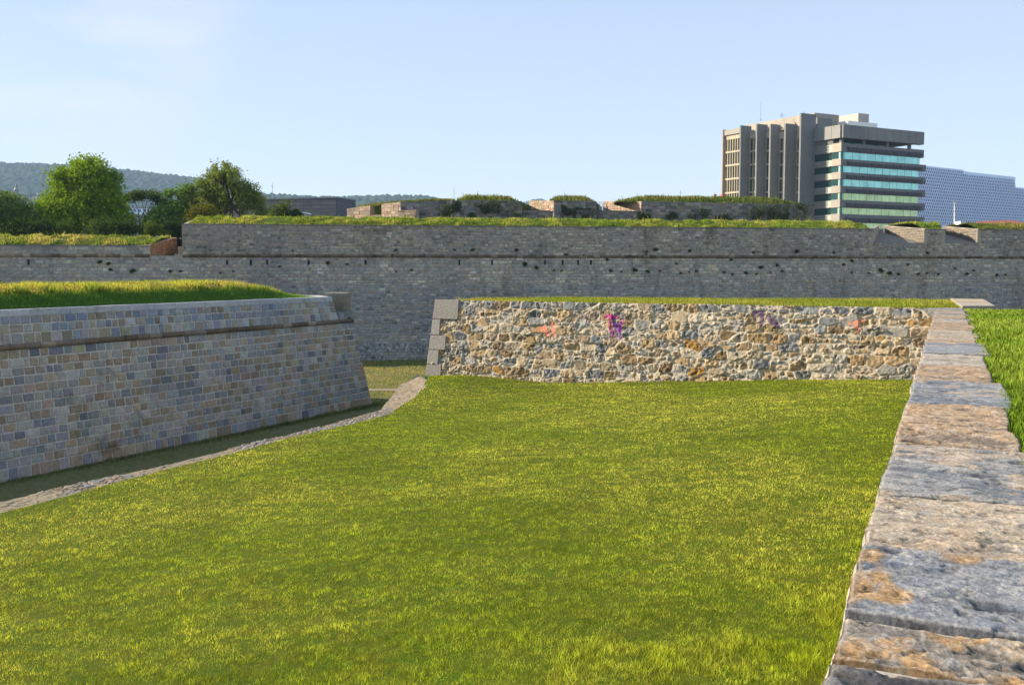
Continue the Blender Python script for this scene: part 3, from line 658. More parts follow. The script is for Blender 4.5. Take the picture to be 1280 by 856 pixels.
for i in range(len(joints) - 1):
    a, b = joints[i] + .014, joints[i + 1] - .014
    dm = max(3.0, (a + b) / 2 + 3.9); rs = min(.06, max(.007, dm * .0011))
    na, nb = max(6, int((b - a) / rs)), max(8, int(CW / rs))
    tt_ = np.linspace(a, b, na); kk_ = np.linspace(0, 1, nb); T, K = np.meshgrid(tt_, kk_, indexing='ij')
    skew = random.uniform(-.09, .03)
    T2 = T + skew * (K - .5); loc = (T - a) / (b - a)
    Lo = edgeL(T2); Ro = CW + edgeR(T2) + (.12 * (1 if i % 3 == 0 else 0)); S_ = Lo * (1 - K) + Ro * K
    wx, wy = T2 * 1.0, S_
    de = np.minimum(np.minimum(T - a, b - T), np.minimum(K, 1 - K) * CW)
    k1 = fbm(wx * 2.5 + i * 9, wy * 2.5, 5, 110 + i, .55); k2 = fbm(wx * 11 + i * 3, wy * 5.5, 5, 130 + i, .66)
    ridg = np.abs(fbm(wx * 5, wy * 2.6 + i, 4, 150 + i) - .5) * 2
    pit = sstep(.64, .76, fbm(wx * 5 + 40, wy * 4, 3, 170 + i))
    fin_ = fbm(wx * 42, wy * 26, 4, 310 + i, .7); lay = sstep(.42, .5, fbm(wx * 3.5 + .8 * wy, wy * 1.3 + 4 * i, 5, 410 + i, .62)); pit2 = sstep(.60, .68, fbm(wx * 16, wy * 9 + i, 3, 510 + i))
    amp = {'t': .8, 'w': .6, 'b': .7, 'g': .75, 'g2': .9, 'o': 1.0, 'd': .8, 't2': 1.1}[kinds[i]]
    amp *= .72
    Zh = CZ + random.uniform(-.008, .012) + amp * (.016 * (k1 - .5) + .040 * (k2 - .5) + .020 * (fin_ - .5) + .016 * (lay - .5) - .022 * pit - .014 * pit2) - .014 * sstep(.018, 0, de)
    base, alt = palc[kinds[i]]
    f = sstep(.38, .62, lay * .35 + k1 * .35 + k2 * .3)[..., None]; C = np.array(alt) * (1 - f) + np.array(base) * f
    if kinds[i] in ('g2', 'o'):
        q = sstep(.54, .60, fbm(wx * 1.6 + 3 * i, wy * 2.2, 4, 190 + i) + (.0 if kinds[i] == 'o' else -.06))[..., None]; C = C * (1 - q) + np.array((.37, .245, .13)) * q
    if kinds[i] in ('b', 'g', 't', 'w'):
        q = (sstep(.58, .68, fbm(wx * 2 + 3 * i, wy * 2, 4, 290 + i)) * .6)[..., None]; C = C * (1 - q) + np.array((.47, .36, .25)) * q
    C = C * (.12 + .95 * k2 + .85 * fin_)[..., None] * (1 - .4 * pit)[..., None] * (1 - .35 * pit2)[..., None]
    vein = sstep(.06, .0, np.abs(fbm(wx * 3 + 7, wy * 5, 4, 230 + i) - .5))[..., None] * .3; C = C * (1 - vein) + np.array((.56, .54, .51)) * vein
    C = C * (1 - .6 * sstep(.012, .002, de + .008 * (fin_ - .5)))[..., None]; rim = (sstep(.045, .015, de) * sstep(.006, .014, de))[..., None] * .3; C = C * (1 - rim) + np.array((.40, .37, .33)) * rim
    XY = cl0[:2][None, None] + T2[..., None] * cd + S_[..., None] * cn
    V = np.concatenate([XY, Zh[..., None]], 2).reshape(-1, 3); Fc = gridfaces(nb, na)[:, ::-1]
    # skirt down the sides
    ring = np.concatenate([np.arange(nb), np.arange(1, na) * nb + nb - 1, (na - 1) * nb + np.arange(nb - 2, -1, -1), np.arange(na - 2, 0, -1) * nb])
    nb0 = len(V); Vs = V[ring].copy(); Vs[:, 2] = CZ - .26; V = np.concatenate([V, Vs]); nr = len(ring); j = np.arange(nr); j2 = (j + 1) % nr
    Fs = np.c_[ring[j], ring[j2], nb0 + j2, nb0 + j]; Cc = np.concatenate([C.reshape(-1, 3), C.reshape(-1, 3)[ring]])
    st_ = mesh('coping_stone', V, np.concatenate([Fc, Fs]), M['coping'], par, Cc, True)
# mortar bed and rubble body under the capping stones
tm = np.arange(-3.2, tend + .4, .05)
V = []; C = []
for t_ in tm:
    o = float(edgeL(np.array(t_))); rg_ = .012 + .02 * float(fbm(np.array(t_ * 2.3), np.array(0.), 3, 105)); rr = CW + float(edgeR(np.array(t_)))
    for (s_, z_, c_) in ((rr - .02, CZ - .035, .45), (o + .12, CZ - .035, .42), (o - rg_ * .6, CZ - .065, .36), (o - rg_, CZ - .12, .34), (o + .0, CZ - .2, .3), (o + .03, CZ - .3, .28), (-.08, CZ - 1.2, .28), (-.3, 2.6, .36)):
        q = cl0[:2] + cd * t_ + cn * s_; V.append((*q, z_ + .008 * random.uniform(-1, 1))); C.append((c_, c_ * .93, c_ * .82))
mesh('mortar_bed', V, gridfaces(8, len(tm)), M['cobble'], par, C, True)
m_ = MB(); m_.box(-3.2, tend + .4, -.05, CW - .08, 1.5, CZ - .28, (.4, .35, .28), fr=((*cl0[:2], 0), (*cd, 0), (*cn, 0))); m_.build('wall_core', M['rubble'], par)
# ================================================================== RIGHT TERRACE
far_r = at_z(1244, 386, CZ)
tp_ = [cl0[:2] + cd * -6 + cn * (CW - .02), cl0[:2] + cd * (tend) + cn * (CW - .02), far_r[:2] , at_z(1290, 387, CZ)[:2] + np.array([20, -3]), cl0[:2] + cd * -6 + cn * 40]
m_ = MB(); m_.prism([np.array(p) for p in tp_], 0, CZ - .08); tag(m_.build('terrace_earth', M['turf']), kind='structure')
def dens2(x, y): d = np.hypot(x, y); return 1500 * np.minimum(1, (7. / d) ** 1.25) * (x < y * .75 + 4) * (y > 0)
tz = lambda x, y: CZ - .075 + 0 * x
P = scatter(tp_, dens2, tz, 1500); n = len(P); print('terrace blades', n)
dw = (P[:, 0] - cl0[0]) * cn[0] + (P[:, 1] - cl0[1]) * cn[1] - CW
lim = edgeR(np.dot(P[:, :2] - cl0[:2], cd)); keep = (dw > lim + .0) ; P = P[keep]; dw = dw[keep]; n = len(P)
h = (.05 + .07 * R.random(n)) * (.5 + 1.1 * fbm(P[:, 0] * .9, P[:, 1] * .9, 3, 61)); d = np.hypot(P[:, 0], P[:, 1])
c = gcol(P[:, 0], P[:, 1], np.array([.13, .25, .015]), np.array([.36, .40, .08]), .35, 63, .4)
tag(blades('terrace_grass', P, h, .008 * np.maximum(1, d / 8), c, M['blades'], .8, True), 'lush green grass level with the parapet at right', 'grass', kind='stuff')
# ================================================================== FAR RAMPART WALL
def fplane(px, py, o=0): return at_plane(px, py, (*(pt - fn * o), 0), np.array([*fn, 0]))
def fu(p): return float(np.dot(np.array(p)[:2] - pt, fd))
zt_r = float(np.mean([fplane(230, 281)[2], fplane(640, 284)[2], fplane(1090, 287)[2]]))
zcf = float(np.mean([fplane(230, 318)[2], fplane(640, 320)[2], fplane(1280, 324)[2]]))
zt_l = fplane(100, 308)[2]
print('far wall tops', zt_r, zcf, zt_l)
far = empty('rampart_wall', (*fb[:2], 0), 'long high shaded grey stone rampart with a moulding course, drain slots and gun embrasures, across the whole view', 'wall')
U3 = np.array([*fd, 0]); N3 = np.array([*fn, 0])
uA, uB = -75., 110.
u228 = fu(fplane(228, 300)); uEl = fu(fplane(187, 310))
e1a, e1b = fu(fplane(1092, 300)), fu(fplane(1155, 300)); e2a, e2b = fu(fplane(1181, 300)), fu(fplane(1222, 300))
zs = fplane(1120, 303.5)[2]; zEl = fplane(200, 329)[2]
mb = MB()
hb = (zcf) ; slb = math.hypot(1, .9 / hb); Wl = np.array([*(fn * .9 / hb), -1]) / slb; Nl = np.array([*fn, .9 / hb]) / slb
pal_lo = pal_of([(.165, .175, .19), (.125, .14, .16), (.20, .195, .185), (.20, .17, .135), (.28, .28, .27), (.07, .075, .085)], [4, 3, 3, 2, .9, 1.0])
pal_up = pal_of([(.17, .16, .15), (.13, .125, .12), (.21, .19, .16), (.15, .155, .165), (.28, .27, .255), (.06, .06, .055)], [3, 3, 2, 2, .8, 1.2])
pal_mid = pal_of([(.20, .19, .18), (.17, .17, .175), (.24, .215, .18), (.14, .14, .14), (.32, .31, .29)], [3, 3, 2, 2, 1])
def _br(f, k):
    def g(u, v):
        c = f(u, v); m_ = (.23, .222, .21) if v < 2.6 else (.205, .21, .215); w_ = .32
        q = 1.32 * (.78 + .44 * float(fbm(u * .16, v * .5, 3, 611))); return [(x * k * (1 - w_) + y * w_ * 1.25) * q * t for x, y, t in zip(c, m_, (1.09, 1.02, .90))]
    return g
pal_lo, pal_up, pal_mid = _br(pal_lo, 1.35), _br(pal_up, 1.4), _br(pal_mid, 1.4)
slots = [fu(fplane(x, 328)) for x in (36, 284, 313.5, 334, 386, 457, 574, 615, 681, 703, 722.5, 738.5)]
zslot = fplane(574, 328)[2]
def skipslot(u, v): return False
Of = np.array([*pt, zcf])
ashlar(mb, Of, U3, Wl, Nl, .08, 2.6, uA, uB, (.29, .03), (.58, .17), .05, .03, pal_mid, rag=.02)
ashlar(mb, Of, U3, Wl, Nl, 2.6, hb * slb, uA, uB, (.25, .02), (.5, .13), .045, .028, pal_lo, rag=.015)
Ou = np.array([*pt, zt_r]); dz = np.array([0, 0, -1.])
hu = zt_r - zcf - .08; sill = zt_r - zs
for (a, b) in ((u228, e1a), (e1b, e2a), (e2b, uB)):
    ashlar(mb, Ou, U3, dz, N3, .0, sill, a, b, (.255, .03), (.46, .15), .045, .028, pal_up, rag=.018)
ashlar(mb, Ou, U3, dz, N3, sill, hu, u228, uB, (.26, .03), (.46, .15), .045, .028, pal_up, rag=.018)
hL = zt_l - zcf - .08
ashlar(mb, np.array([*pt, zt_l]), U3, dz, N3, 0, hL, uA, uEl, (.35, .02), (1.3, .3), .03, .02, pal_mid)
# white salt patches near the foot: paler stones
for _ in range(160):
    u = random.uniform(fu(fplane(440, 440)), fu(fplane(530, 440))); v = hb * slb - random.choice((.14, .41, .95, 1.22, 1.5))
    w = random.uniform(.12, .3); q0_ = Of + U3 * u + Wl * v + Nl * .045
    mb.add([q0_, q0_ + U3 * w, q0_ + U3 * w + Wl * .2, q0_ + Wl * .2], [(3, 2, 1, 0)], np.array((.42, .44, .46)) * random.uniform(.7, 1.1))
mb.build('masonry', M['far'], far)
# solid bodies behind the stone skin
m_ = MB(); fr = ((*pt, 0), U3, -N3)
zc_ = zcf
P0 = [np.array([*pt, 0]) + U3 * uA + N3 * .9, np.array([*pt, 0]) + U3 * uB + N3 * .9, np.array([*pt, 0]) + U3 * uB - N3 * 3, np.array([*pt, 0]) + U3 * uA - N3 * 3]
P1 = [np.array([*pt, zc_]) + U3 * uA, np.array([*pt, zc_]) + U3 * uB, np.array([*pt, zc_]) + U3 * uB - N3 * 3, np.array([*pt, zc_]) + U3 * uA - N3 * 3]
m_.hexa(P0 + P1, (.33, .33, .32))
m_.box(u228 + .001, e1a - .001, .0, 3, zcf - .02, zt_r - .005, (.32, .31, .295), fr=fr)
m_.box(e1a, uB, .0, 3, zcf - .02, zs - .012, (.3, .3, .29), fr=fr); m_.box(e1b + .02, e2a - .02, .0, .3, zs - .011, zt_r - .005, (.3, .3, .29), fr=fr); m_.box(e2b + .02, uB, .0, .3, zs - .011, zt_r - .005, (.3, .3, .29), fr=fr); m_.box(uA, uEl, .0, 3, zcf - .02, zt_l - .005, (.33, .33, .32), fr=fr)
m_.build('wall_core', M['far'], far)
cordon('cordon', [tuple(np.array([*pt, zcf]) + U3 * uA + N3 * .0), tuple(np.array([*pt, zcf]) + U3 * uEl)], .15, M['far'], far, .6, (.20, .15, .10))
cordon('cordon', [tuple(np.array([*pt, zcf]) + U3 * u228), tuple(np.array([*pt, zcf]) + U3 * uB)], .15, M['far'], far, .6, (.15, .115, .08))
# coping line on both parapets
for (a, b, z) in ((uA, uEl, zt_l), (u228, e1a, zt_r), (e1b, e2a, zt_r), (e2b, uB, zt_r)):
    m_ = MB(); s = a
    while s < b - .05:
        w = min(random.uniform(.8, 1.5), b - s); m_.box(s + .006, s + w - .006, -.05, .5, z - .0, z + .10, np.array((.25, .245, .235)) * random.uniform(.8, 1.1), fr=fr); s += w
    m_.build('coping', M['far'], far)
# drain slots: near-black boxes standing in for the shade of recesses
for u in slots:
    m_ = MB(); q = np.array([*pt, 0]); rr_ = random.uniform(.8, 1.1)
    off = .9 * (zcf - zslot) / hb
    m_.box(u - .09 * rr_, u + .09 * rr_, -off - .05, 0.1, zslot - .26 * rr_, zslot + .22 * rr_, (.02, .02, .02), fr=fr)
    o = m_.build('drain_slot', M['dark'], far)
# left return of the high parapet (faces left, in the sun)
m_ = MB(); m_.hexa([np.array([*pt, 0]) + U3 * (u228 - .03) - N3 * y + np.array([0, 0, z]) + U3 * dx for (y, dx, z) in ((-.0, 0, zcf), (-.0, .3, zcf), (4, .9, zcf), (4, .6, zcf), (0, 0, zt_r + .02), (0, .3, zt_r + .02), (4, .9, zt_r + .75), (4, .6, zt_r + .75))], (.40, .33, .25))
m_.build('parapet_end', M['far'], far)
# ---- earth on top: banks rising behind the copings
def earth(name, a, b, z, rise, dep=9, start=.5, a2=None, b2=None, back=None):
    pr_ = [(start, -.25), (start + .1, .02), (start + 1.2, rise * .5), (start + 2.6, rise * .95), (start + 4.5, rise), (dep, rise * .9), (dep + .5, -3)]
    a2 = a if a2 is None else a2; b2 = b if b2 is None else b2; ns = max(4, int((b - a) / 1.0)); V = []
    for i in range(ns + 1):
        for (o, h) in pr_:
            k = (o - start) / (dep - start); s = (a + (b - a) * i / ns) * (1 - k) + (a2 + (b2 - a2) * i / ns) * k
            q = np.array([*pt, z]) + U3 * s - N3 * o; V.append((q[0], q[1], q[2] + h + (.16 * (vn(s * .5, o, 6) - .5) if h > .03 else 0)))
    nn = len(pr_); V = np.array(V); Fc = gridfaces(nn, ns + 1)
    o = mesh(name, V, Fc, M['turf'], smooth=True); 
    capf = [tuple(range(nn))]
    tag(o, kind='structure'); return pr_
def bankgrass(name, a, b, z, rise, start, n, hmin, hmax, label, a2=None, b2=None, depth=4.2, dry=(.42, .42, .10), base=(.15, .25, .03), full=9):
    a2 = a if a2 is None else a2; b2 = b if b2 is None else b2
    o = start + .1 + (depth) * R.random(n) ** 1.1; t = R.random(n); k = (o - start) / (full - start); s = (a + (b - a) * t) * (1 - k) + (a2 + (b2 - a2) * t) * k
    zz = z + np.interp(o, [start + .1, start + 1.2, start + 2.6, start + 4.5], [.02, rise * .5, rise * .95, rise])
    P = np.array([*pt, 0])[None] + U3[None] * s[:, None] - N3[None] * o[:, None]; P[:, 2] = zz - .02
    h = R.uniform(hmin, hmax, n) * (.15 + 1.1 * sstep(.3, .7, fbm(s * 1.1, o * 1.1, 3, 71))); h = np.where(R.random(n) < .012, h * 2.2, h); c = gcol(s, o, np.array(base), np.array(dry), .5, 73, .7)
    tag(blades(name, P, h, .05 + .03 * R.random(n), c, M['blades'], .7, True), label, 'grass', kind='stuff')
riseR = fplane(640, 275, 3)[2] - zt_r; riseL = fplane(100, 296.5, 3)[2] - zt_l
print('rises', riseR, riseL)
earth('rampart_earth', u228 + .35, e1a, zt_r + .05, riseR, b2=e1a + 1.0, a2=u228 + 1.2)
bankgrass('rampart_grass', u228 + .5, e1a - .1, zt_r + .05, riseR, .5, 60000, .10, .26, 'rough bright grass bank along the top of the long rampart', b2=e1a + 1.0, a2=u228 + 1.3)
earth('rampart_earth', uA, uEl, zt_l + .05, riseL, b2=uEl + 1.5)
bankgrass('rampart_grass', uA + 20, uEl, zt_l + .05, riseL, .5, 26000, .12, .3, 'rough grass bank on the lower rampart at left in front of the trees', b2=uEl + 2.0, dry=(.48, .42, .16))
# ---- embrasures at the right
def embrasure(ua, ub, la, lb, lab):    # ua,ub front opening; la,lb back opening
    m_ = MB(); D = 9.0; zback = zt_r + riseR; FR = at_plane(1107, 291, (*(pt - fn * 9), 0), np.array([*fn, 0]))[2] - zs
    Pq = lambda u, o, z: np.array([*pt, z]) + U3 * u - N3 * o
    fl = MB(); fl.add([Pq(ua, -.02, zs), Pq(ub, -.02, zs), Pq(lb, D, zs + FR), Pq(la, D, zs + FR)], [(0, 1, 2, 3)], (.2, .19, .17))
    fl.build('embrasure_floor', M['far'], far)
    for (u0_, u1_, sg) in ((ub, lb, 1), (ua, la, -1)):
        mm_ = MB(); d_ = nrm(Pq(u1_, D, 0) - Pq(u0_, 0, 0)); nnm = np.array([-d_[1], d_[0], 0]) * (1 if sg > 0 else -1)
        Ld = np.linalg.norm(Pq(u1_, D, 0) - Pq(u0_, 0, 0))
        tk = .3 * sg
        p = [Pq(u0_, -.03, zs - .2), Pq(u0_ + tk, -.03, zs - .2), Pq(u1_ + tk, D, zs - .2), Pq(u1_, D, zs - .2), Pq(u0_, -.03, zt_r + .12), Pq(u0_ + tk, -.03, zt_r + .12), Pq(u1_ + tk, D, zback + .02), Pq(u1_, D, zback + .02)]
        if sg < 0: p = [p[1], p[0], p[3], p[2], p[5], p[4], p[7], p[6]]
        mm_.hexa(p, (.38, .34, .28))
        if sg > 0:
            hgt = zback - zs
            k_ = (zback - zt_r - .12) / D
            v_ = 0
            zz = zs + .02
            while zz < zback - .1:
                u = 0
                while u < Ld - .1:
                    w = random.uniform(.35, .8); w = min(w, Ld - u); zt_here = zt_r + .1 + k_ * (u + w / 2); zf_here = zs + FR * (u + w / 2) / Ld
                    z1 = min(zz + .24, zt_here)
                    if z1 - zz > .08 and z1 > zf_here:
                        A0 = Pq(u0_, -.03, 0) + d_ * (u + .02); A1 = Pq(u0_, -.03, 0) + d_ * (u + w - .02); c = np.array(random.choice([(.38, .33, .26), (.34, .29, .23), (.31, .28, .24)])) * random.uniform(.85, 1.1)
                        q = [A0 + [0, 0, zz + .015], A1 + [0, 0, zz + .015], A1 + [0, 0, z1 - .015], A0 + [0, 0, z1 - .015]]
                        q2 = [x + nnm * .03 for x in q]
                        mm_.add(q + q2, [(4, 7, 6, 5), (4, 5, 6, 7), (0, 4, 5, 1), (1, 5, 6, 2), (2, 6, 7, 3), (3, 7, 4, 0)], c)
                    u += w
                zz += .26
        mm_.build('embrasure_cheek', M['rubble'], far)
def fuo(px, py, o): return fu(at_plane(px, py, (*(pt - fn * o), 0), np.array([*fn, 0])))
l1a, l1b = fuo(1099, 284, 9), fuo(1105, 282, 9); l2b = fuo(1178, 283, 9); l2a = l2b - .9
embrasure(e1a, e1b, l1a, l1b, ''); embrasure(e2a, e2b, l2a, l2b, '')
earth('rampart_earth', e1b + .3, e2a - .05, zt_r + .05, riseR, a2=l1b + .3, b2=l2a)
bankgrass('rampart_grass', e1b + .4, e2a - .1, zt_r + .05, riseR, .5, 6000, .10, .24, 'small wedge of grass on the merlon between the two embrasures', a2=l1b + .4, b2=l2a, depth=8, full=9)
earth('rampart_earth', e2b + .3, uB, zt_r + .05, riseR * .95, a2=l2b + .3)
bankgrass('rampart_grass', e2b + .4, uB - 20, zt_r + .05, riseR * .95, .5, 26000, .10, .26, 'rough grass on the rampart right of the embrasures', a2=l2b + .4, depth=8, dry=(.34, .28, .09), base=(.11, .16, .03))
# ---- brick-faced embrasure at the left
bk = MB()
Pq = lambda u, o, z: np.array([*pt, z]) + U3 * u - N3 * o
ub0 = uEl; ub1 = fu(fplane(224, 300, 0)) 
uR = fuo(221, 297, 5.0)
A0, A1 = Pq(ub0, -.0, 0), Pq(uR, 5.0, 0); A0 = Pq(fuo(186, 325, 0), 0, 0)
dB = nrm(A1 - A0); nB = np.array([dB[1], -dB[0], 0]); nB = nB if nB[0] < 0 else nB
LB = np.linalg.norm(A1 - A0); zb0 = zEl; 
zl, zr = zt_l + .08, at_plane(221, 297, A1, np.array([*fn, 0]))[2]
nB = np.array([dB[1], -dB[0], 0])
zz = zb0 - .2; row = 0
bk.hexa([A0 + [0, 0, zb0 - .3], A1 + [0, 0, zb0 - .3], A1 - nB * 1.5 + [0, 0, zb0 - .3], A0 - nB * 1.5 + [0, 0, zb0 - .3], A0 + [0, 0, zl], A1 + [0, 0, zr], A1 - nB * 1.5 + [0, 0, zr], A0 - nB * 1.5 + [0, 0, zl]], (.33, .23, .15))
while zz < zr - .05:
    u = -random.random() * .3
    while u < LB - .05:
        w = .3; ua_ = max(u, 0); ub_ = min(u + w - .025, LB); zt_h = zl + (zr - zl) * (ua_ + ub_) / 2 / LB; z1 = min(zz + .085, zt_h)
        if z1 - zz > .03 and ub_ - ua_ > .05:
            A = A0 + dB * ua_; B = A0 + dB * ub_; e = nB * random.uniform(.015, .05); c = np.array(random.choice([(.42, .20, .10), (.36, .17, .09), (.45, .26, .14), (.30, .16, .10), (.40, .28, .18)])) * random.uniform(.8, 1.15)
            q = [A + [0, 0, zz], B + [0, 0, zz], B + [0, 0, z1], A + [0, 0, z1]]; q2 = [x + e for x in q]
            bk.add(q + q2, [(4, 7, 6, 5), (0, 4, 5, 1), (1, 5, 6, 2), (2, 6, 7, 3), (3, 7, 4, 0)], c)
        u += w + .0
    zz += .105; row += 1
bk.build('brick_cheek', M['brick'], far)
m_ = MB(); m_.box(uEl - .1, u228 + .2, -.04, 6, zb0 - .25, zb0 - .03, (.34, .31, .27), fr=fr)
for _ in range(26):
    u = random.uniform(fuo(200, 325, .2), u228 - .2); o = random.uniform(0, 3.5); s_ = random.uniform(.12, .35); m_.box(u, u + s_, o, o + s_ * .8, zb0 - .05, zb0 + random.uniform(.05, .3) + .18 * (o), np.array((.36, .3, .22)) * random.uniform(.7, 1.1), fr=fr)
m_.box(u228 - .8, u228 - .05, 2.5, 4, zb0 - .1, zb0 + 1.5, (.33, .28, .22), fr=fr); m_.box(u228 - .9, u228 - .05, 1.2, 2.6, zb0 - .1, zb0 + .8, (.38, .33, .26), fr=fr)
m_.build('broken_sill', M['rubble'], far)
# weeds rooted in the masonry
wd = [(472 / 3.765, 180 + 555 / 3.765, .55), (512 / 3.765, 180 + 560 / 3.765, .5), (520 / 3.765, 180 + 590 / 3.765, .45), (625 / 3.765, 180 + 598 / 3.765, .6), (850 / 3.765, 180 + 600 / 3.765, .4), (1037 / 3.765, 180 + 605 / 3.765, .3), (1098 / 3.765, 180 + 600 / 3.765, .35), (800 / 3.765, 180 + 600 / 3.765, .5),
      (300 + 370 / 3.368, 200 + 434 / 3.368, .5), (300 + 168 / 3.368, 200 + 447 / 3.368, .35), (300 + 452 / 3.368, 200 + 438 / 3.368, .35), (300 + 655 / 3.368, 200 + 380 / 3.368, .4), (300 + 722 / 3.368, 200 + 464 / 3.368, .35), (300 + 658 / 3.368, 200 + 467 / 3.368, .25), (300 + 903 / 3.368, 200 + 378 / 3.368, .35), (300 + 980 / 3.368, 200 + 378 / 3.368, .45), (300 + 1165 / 3.368, 200 + 379 / 3.368, .45), (300 + 1200 / 3.368, 200 + 437 / 3.368, .6), (300 + 1250 / 3.368, 200 + 455 / 3.368, .4), (300 + 640 / 3.368, 200 + 401 / 3.368, .35), (300 + 560 / 3.368, 200 + 402 / 3.368, .3), (300 + 222 / 3.368, 200 + 380 / 3.368, .3)]
q = lambda x, y, s: (640 + x / 3.556, 220 + y / 3.556, s)
wd += [q(56, 390, .55), q(108, 405, .35), q(640, 328, .6), q(790, 330, .5), q(20, 328, .4), q(520, 355, .4), q(600, 336, .35), q(425, 370, .4), q(187, 420, .3), q(220, 422, .3), q(440, 422, .45), q(487, 423, .3), q(547, 417, .65), q(603, 424, .5), q(732, 390, .35), q(657, 420, .3), q(750, 432, .4), q(787, 427, .3), q(820, 423, .35), q(943, 426, .5), q(980, 436, .35), q(1041, 431, .55), q(1088, 436, .3), q(1108, 403, .7), q(1178, 396, .45), q(1200, 424, .4), q(975, 372, .4), q(1075, 338, .45), q(1265, 334, .6), q(240, 352, .5), q(318, 355, .4), q(820, 355, .3), q(1150, 428, .3)]
q = lambda x, y, s: (1040 + x / 3.892, 180 + y / 3.892, s)
wd += [q(57, 587, .4), q(98, 570, .5), q(96, 624, .4), q(238, 614, .65), q(280, 630, .6), q(325, 634, .45), q(420, 630, .5), q(462, 628, .35), q(516, 634, .4), q(600, 606, .35), q(690, 614, .4), q(802, 637, .45), q(845, 636, .3), q(370, 587, .4), q(465, 530, .5), q(890, 468, .3), q(10, 528, .35), q(180, 628, .35), q(660, 630, .5), q(740, 552, .3)]
protos = []
for i in range(4):
    bl_ = [(random.uniform(-.22, .22), 0, random.uniform(-.16, .16), .33, .2, .26) for _ in range(4)]
    protos.append(leafcloud('weed_tuft', bl_, 420, .13, (.025, .05, .015), (.08, .11, .03), None, seed=300 + i, hollow=.1, gap=.0))
for i, (x, y, s) in enumerate(wd):
    src = protos[i % 4]; o = src if i < 4 else src.copy()
    if i >= 4: COL.objects.link(o)
    p = fplane(x, y); ob = max(0, .9 * (zcf - p[2]) / hb)
    p = at_plane(x, y, (*(pt + fn * (ob + .08)), 0), np.array([*fn, 0]))
    o.location = p; o.scale = (s, s * .8, s * random.uniform(.7, 1.1)); o.rotation_euler = (0, random.uniform(-.4, .4), random.uniform(-.5, .5))
    tag(o, 'small dark green weed tuft rooted in the joints of the long rampart', 'weed', 'weeds growing on the long rampart')
# ================================================================== OUTWORKS BEHIND THE RAMPART
OY = 136.0
def oy(x): return OY + .10 * x * 0
pal_o = pal_of([(.25, .235, .21), (.20, .20, .20), (.30, .265, .22), (.33, .32, .30), (.12, .125, .12)], [3, 3, 2, 1, 1])
pal_sunlit = pal_of([(.44, .33, .24), (.40, .29, .20), (.48, .38, .28), (.36, .28, .22)], [3, 3, 2, 1])  # sunlit faces of the same outworks: sunlight put into warmer, paler stones
def owall(mb, a, b, za0, za1, zb0, zb1, pal, ch=.42, cw=.8, thick=1.2):
    a = np.array(a, float); b = np.array(b, float); d = nrm(b - a); nn_ = np.array([d[1], -d[0]]); Ld = np.linalg.norm(b - a)
    A = np.array([*a, 0]); ba = a - nn_ * thick; bb_ = b - nn_ * thick
    mb.hexa([(*a, za0), (*b, zb0), (*bb_, zb0), (*ba, za0), (*a, za1), (*b, zb1), (*bb_, zb1), (*ba, za1)], np.array(pal(0, 0)) * .95)
    zt = max(za1, zb1); z = min(za0, zb0)
    while z < zt - .05:
        h = ch * random.uniform(.8, 1.2); u = 0
        while u < Ld - .05:
            w = min(cw * random.uniform(.5, 1.5), Ld - u); zh = za1 + (zb1 - za1) * (u + w / 2) / Ld; z1 = min(z + h, zh)
            if z1 - z > .1:
                c = np.array(pal(0, 0)) * random.uniform(.75, 1.2); A0 = A + np.array([*d, 0]) * (u + .025); A1 = A + np.array([*d, 0]) * (u + w - .025); e = np.array([*nn_, 0]) * random.uniform(.02, .09)
                q = [A0 + [0, 0, z + .02], A1 + [0, 0, z + .02], A1 + [0, 0, z1 - .02], A0 + [0, 0, z1 - .02]]
                mb.add(q + [x + e for x in q], [(4, 5, 6, 7), (0, 1, 5, 4), (1, 2, 6, 5), (2, 3, 7, 6), (3, 0, 4, 7)], c)
            u += w
        z += h
def oz(px, py, y): return at_y(px, py, y)[2]
def ox(px, y): return at_y(px, 260, y)[0]
zb = 6.9
def topgrass(name, x0, x1, y, ztop, label, wdt=6, n=7000, h=(.15, .5), slope=0, parent=None):
    x = R.uniform(x0, x1, n); o = R.uniform(0, wdt, n); z = ztop(x) + .25 * np.minimum(o, 2.5) * .5
    P = np.c_[x, y(x) + o, z]; hh = R.uniform(h[0], h[1], n) * (.3 + 1.3 * fbm(x * .5, o * .5, 3, 81)); c = gcol(x, o, np.array([.085, .13, .025]), np.array([.24, .22, .07]), .4, 83, .6)
    tag(blades(name, P, hh, .09 + .05 * R.random(n), c, M['blades'], .6, True), label, 'grass', kind='stuff')
# outwork A: pink sunlit salient at left, then a shaded face
w1 = empty('outwork_wall', (ox(434, 140), 140, zb), 'distant outwork with pinkish sunlit battered faces and a notch, left of the others', 'wall')
mb = MB(); yA = 142.
pA = (ox(434, yA), yA); pB = (ox(463, yA - 2.4), yA - 2.4); pC = (ox(477, yA - 3), yA - 3); pD = (ox(501, yA - 5.4), yA - 5.4); pE = (ox(520.5, yA - 6.6), yA - 6.6); pF = (ox(566, yA - 3.), yA - 3.)
owall(mb, pA, pB, zb, oz(434, 261, yA), zb, oz(463, 257, yA - 2.4), pal_sunlit)
owall(mb, (pB[0] + .1, pB[1] + 1.6), (pC[0], pC[1] + 1.6), zb, oz(463, 257, yA), zb, oz(477, 255.5, yA - 1), pal_o)
owall(mb, (pB[0], pB[1]), (pC[0], pC[1]), zb, oz(470, 269, yA - 2), zb, oz(470, 268.5, yA - 3), pal_sunlit)
owall(mb, pC, pD, zb, oz(477, 255, yA - 3), zb, oz(501, 252.5, yA - 5.4), pal_sunlit)
owall(mb, (pD[0] - .3, pD[1] - .2), pE, zb, oz(501, 264, yA - 5.5), zb, oz(520, 262, yA - 6.6), pal_sunlit, thick=.8)
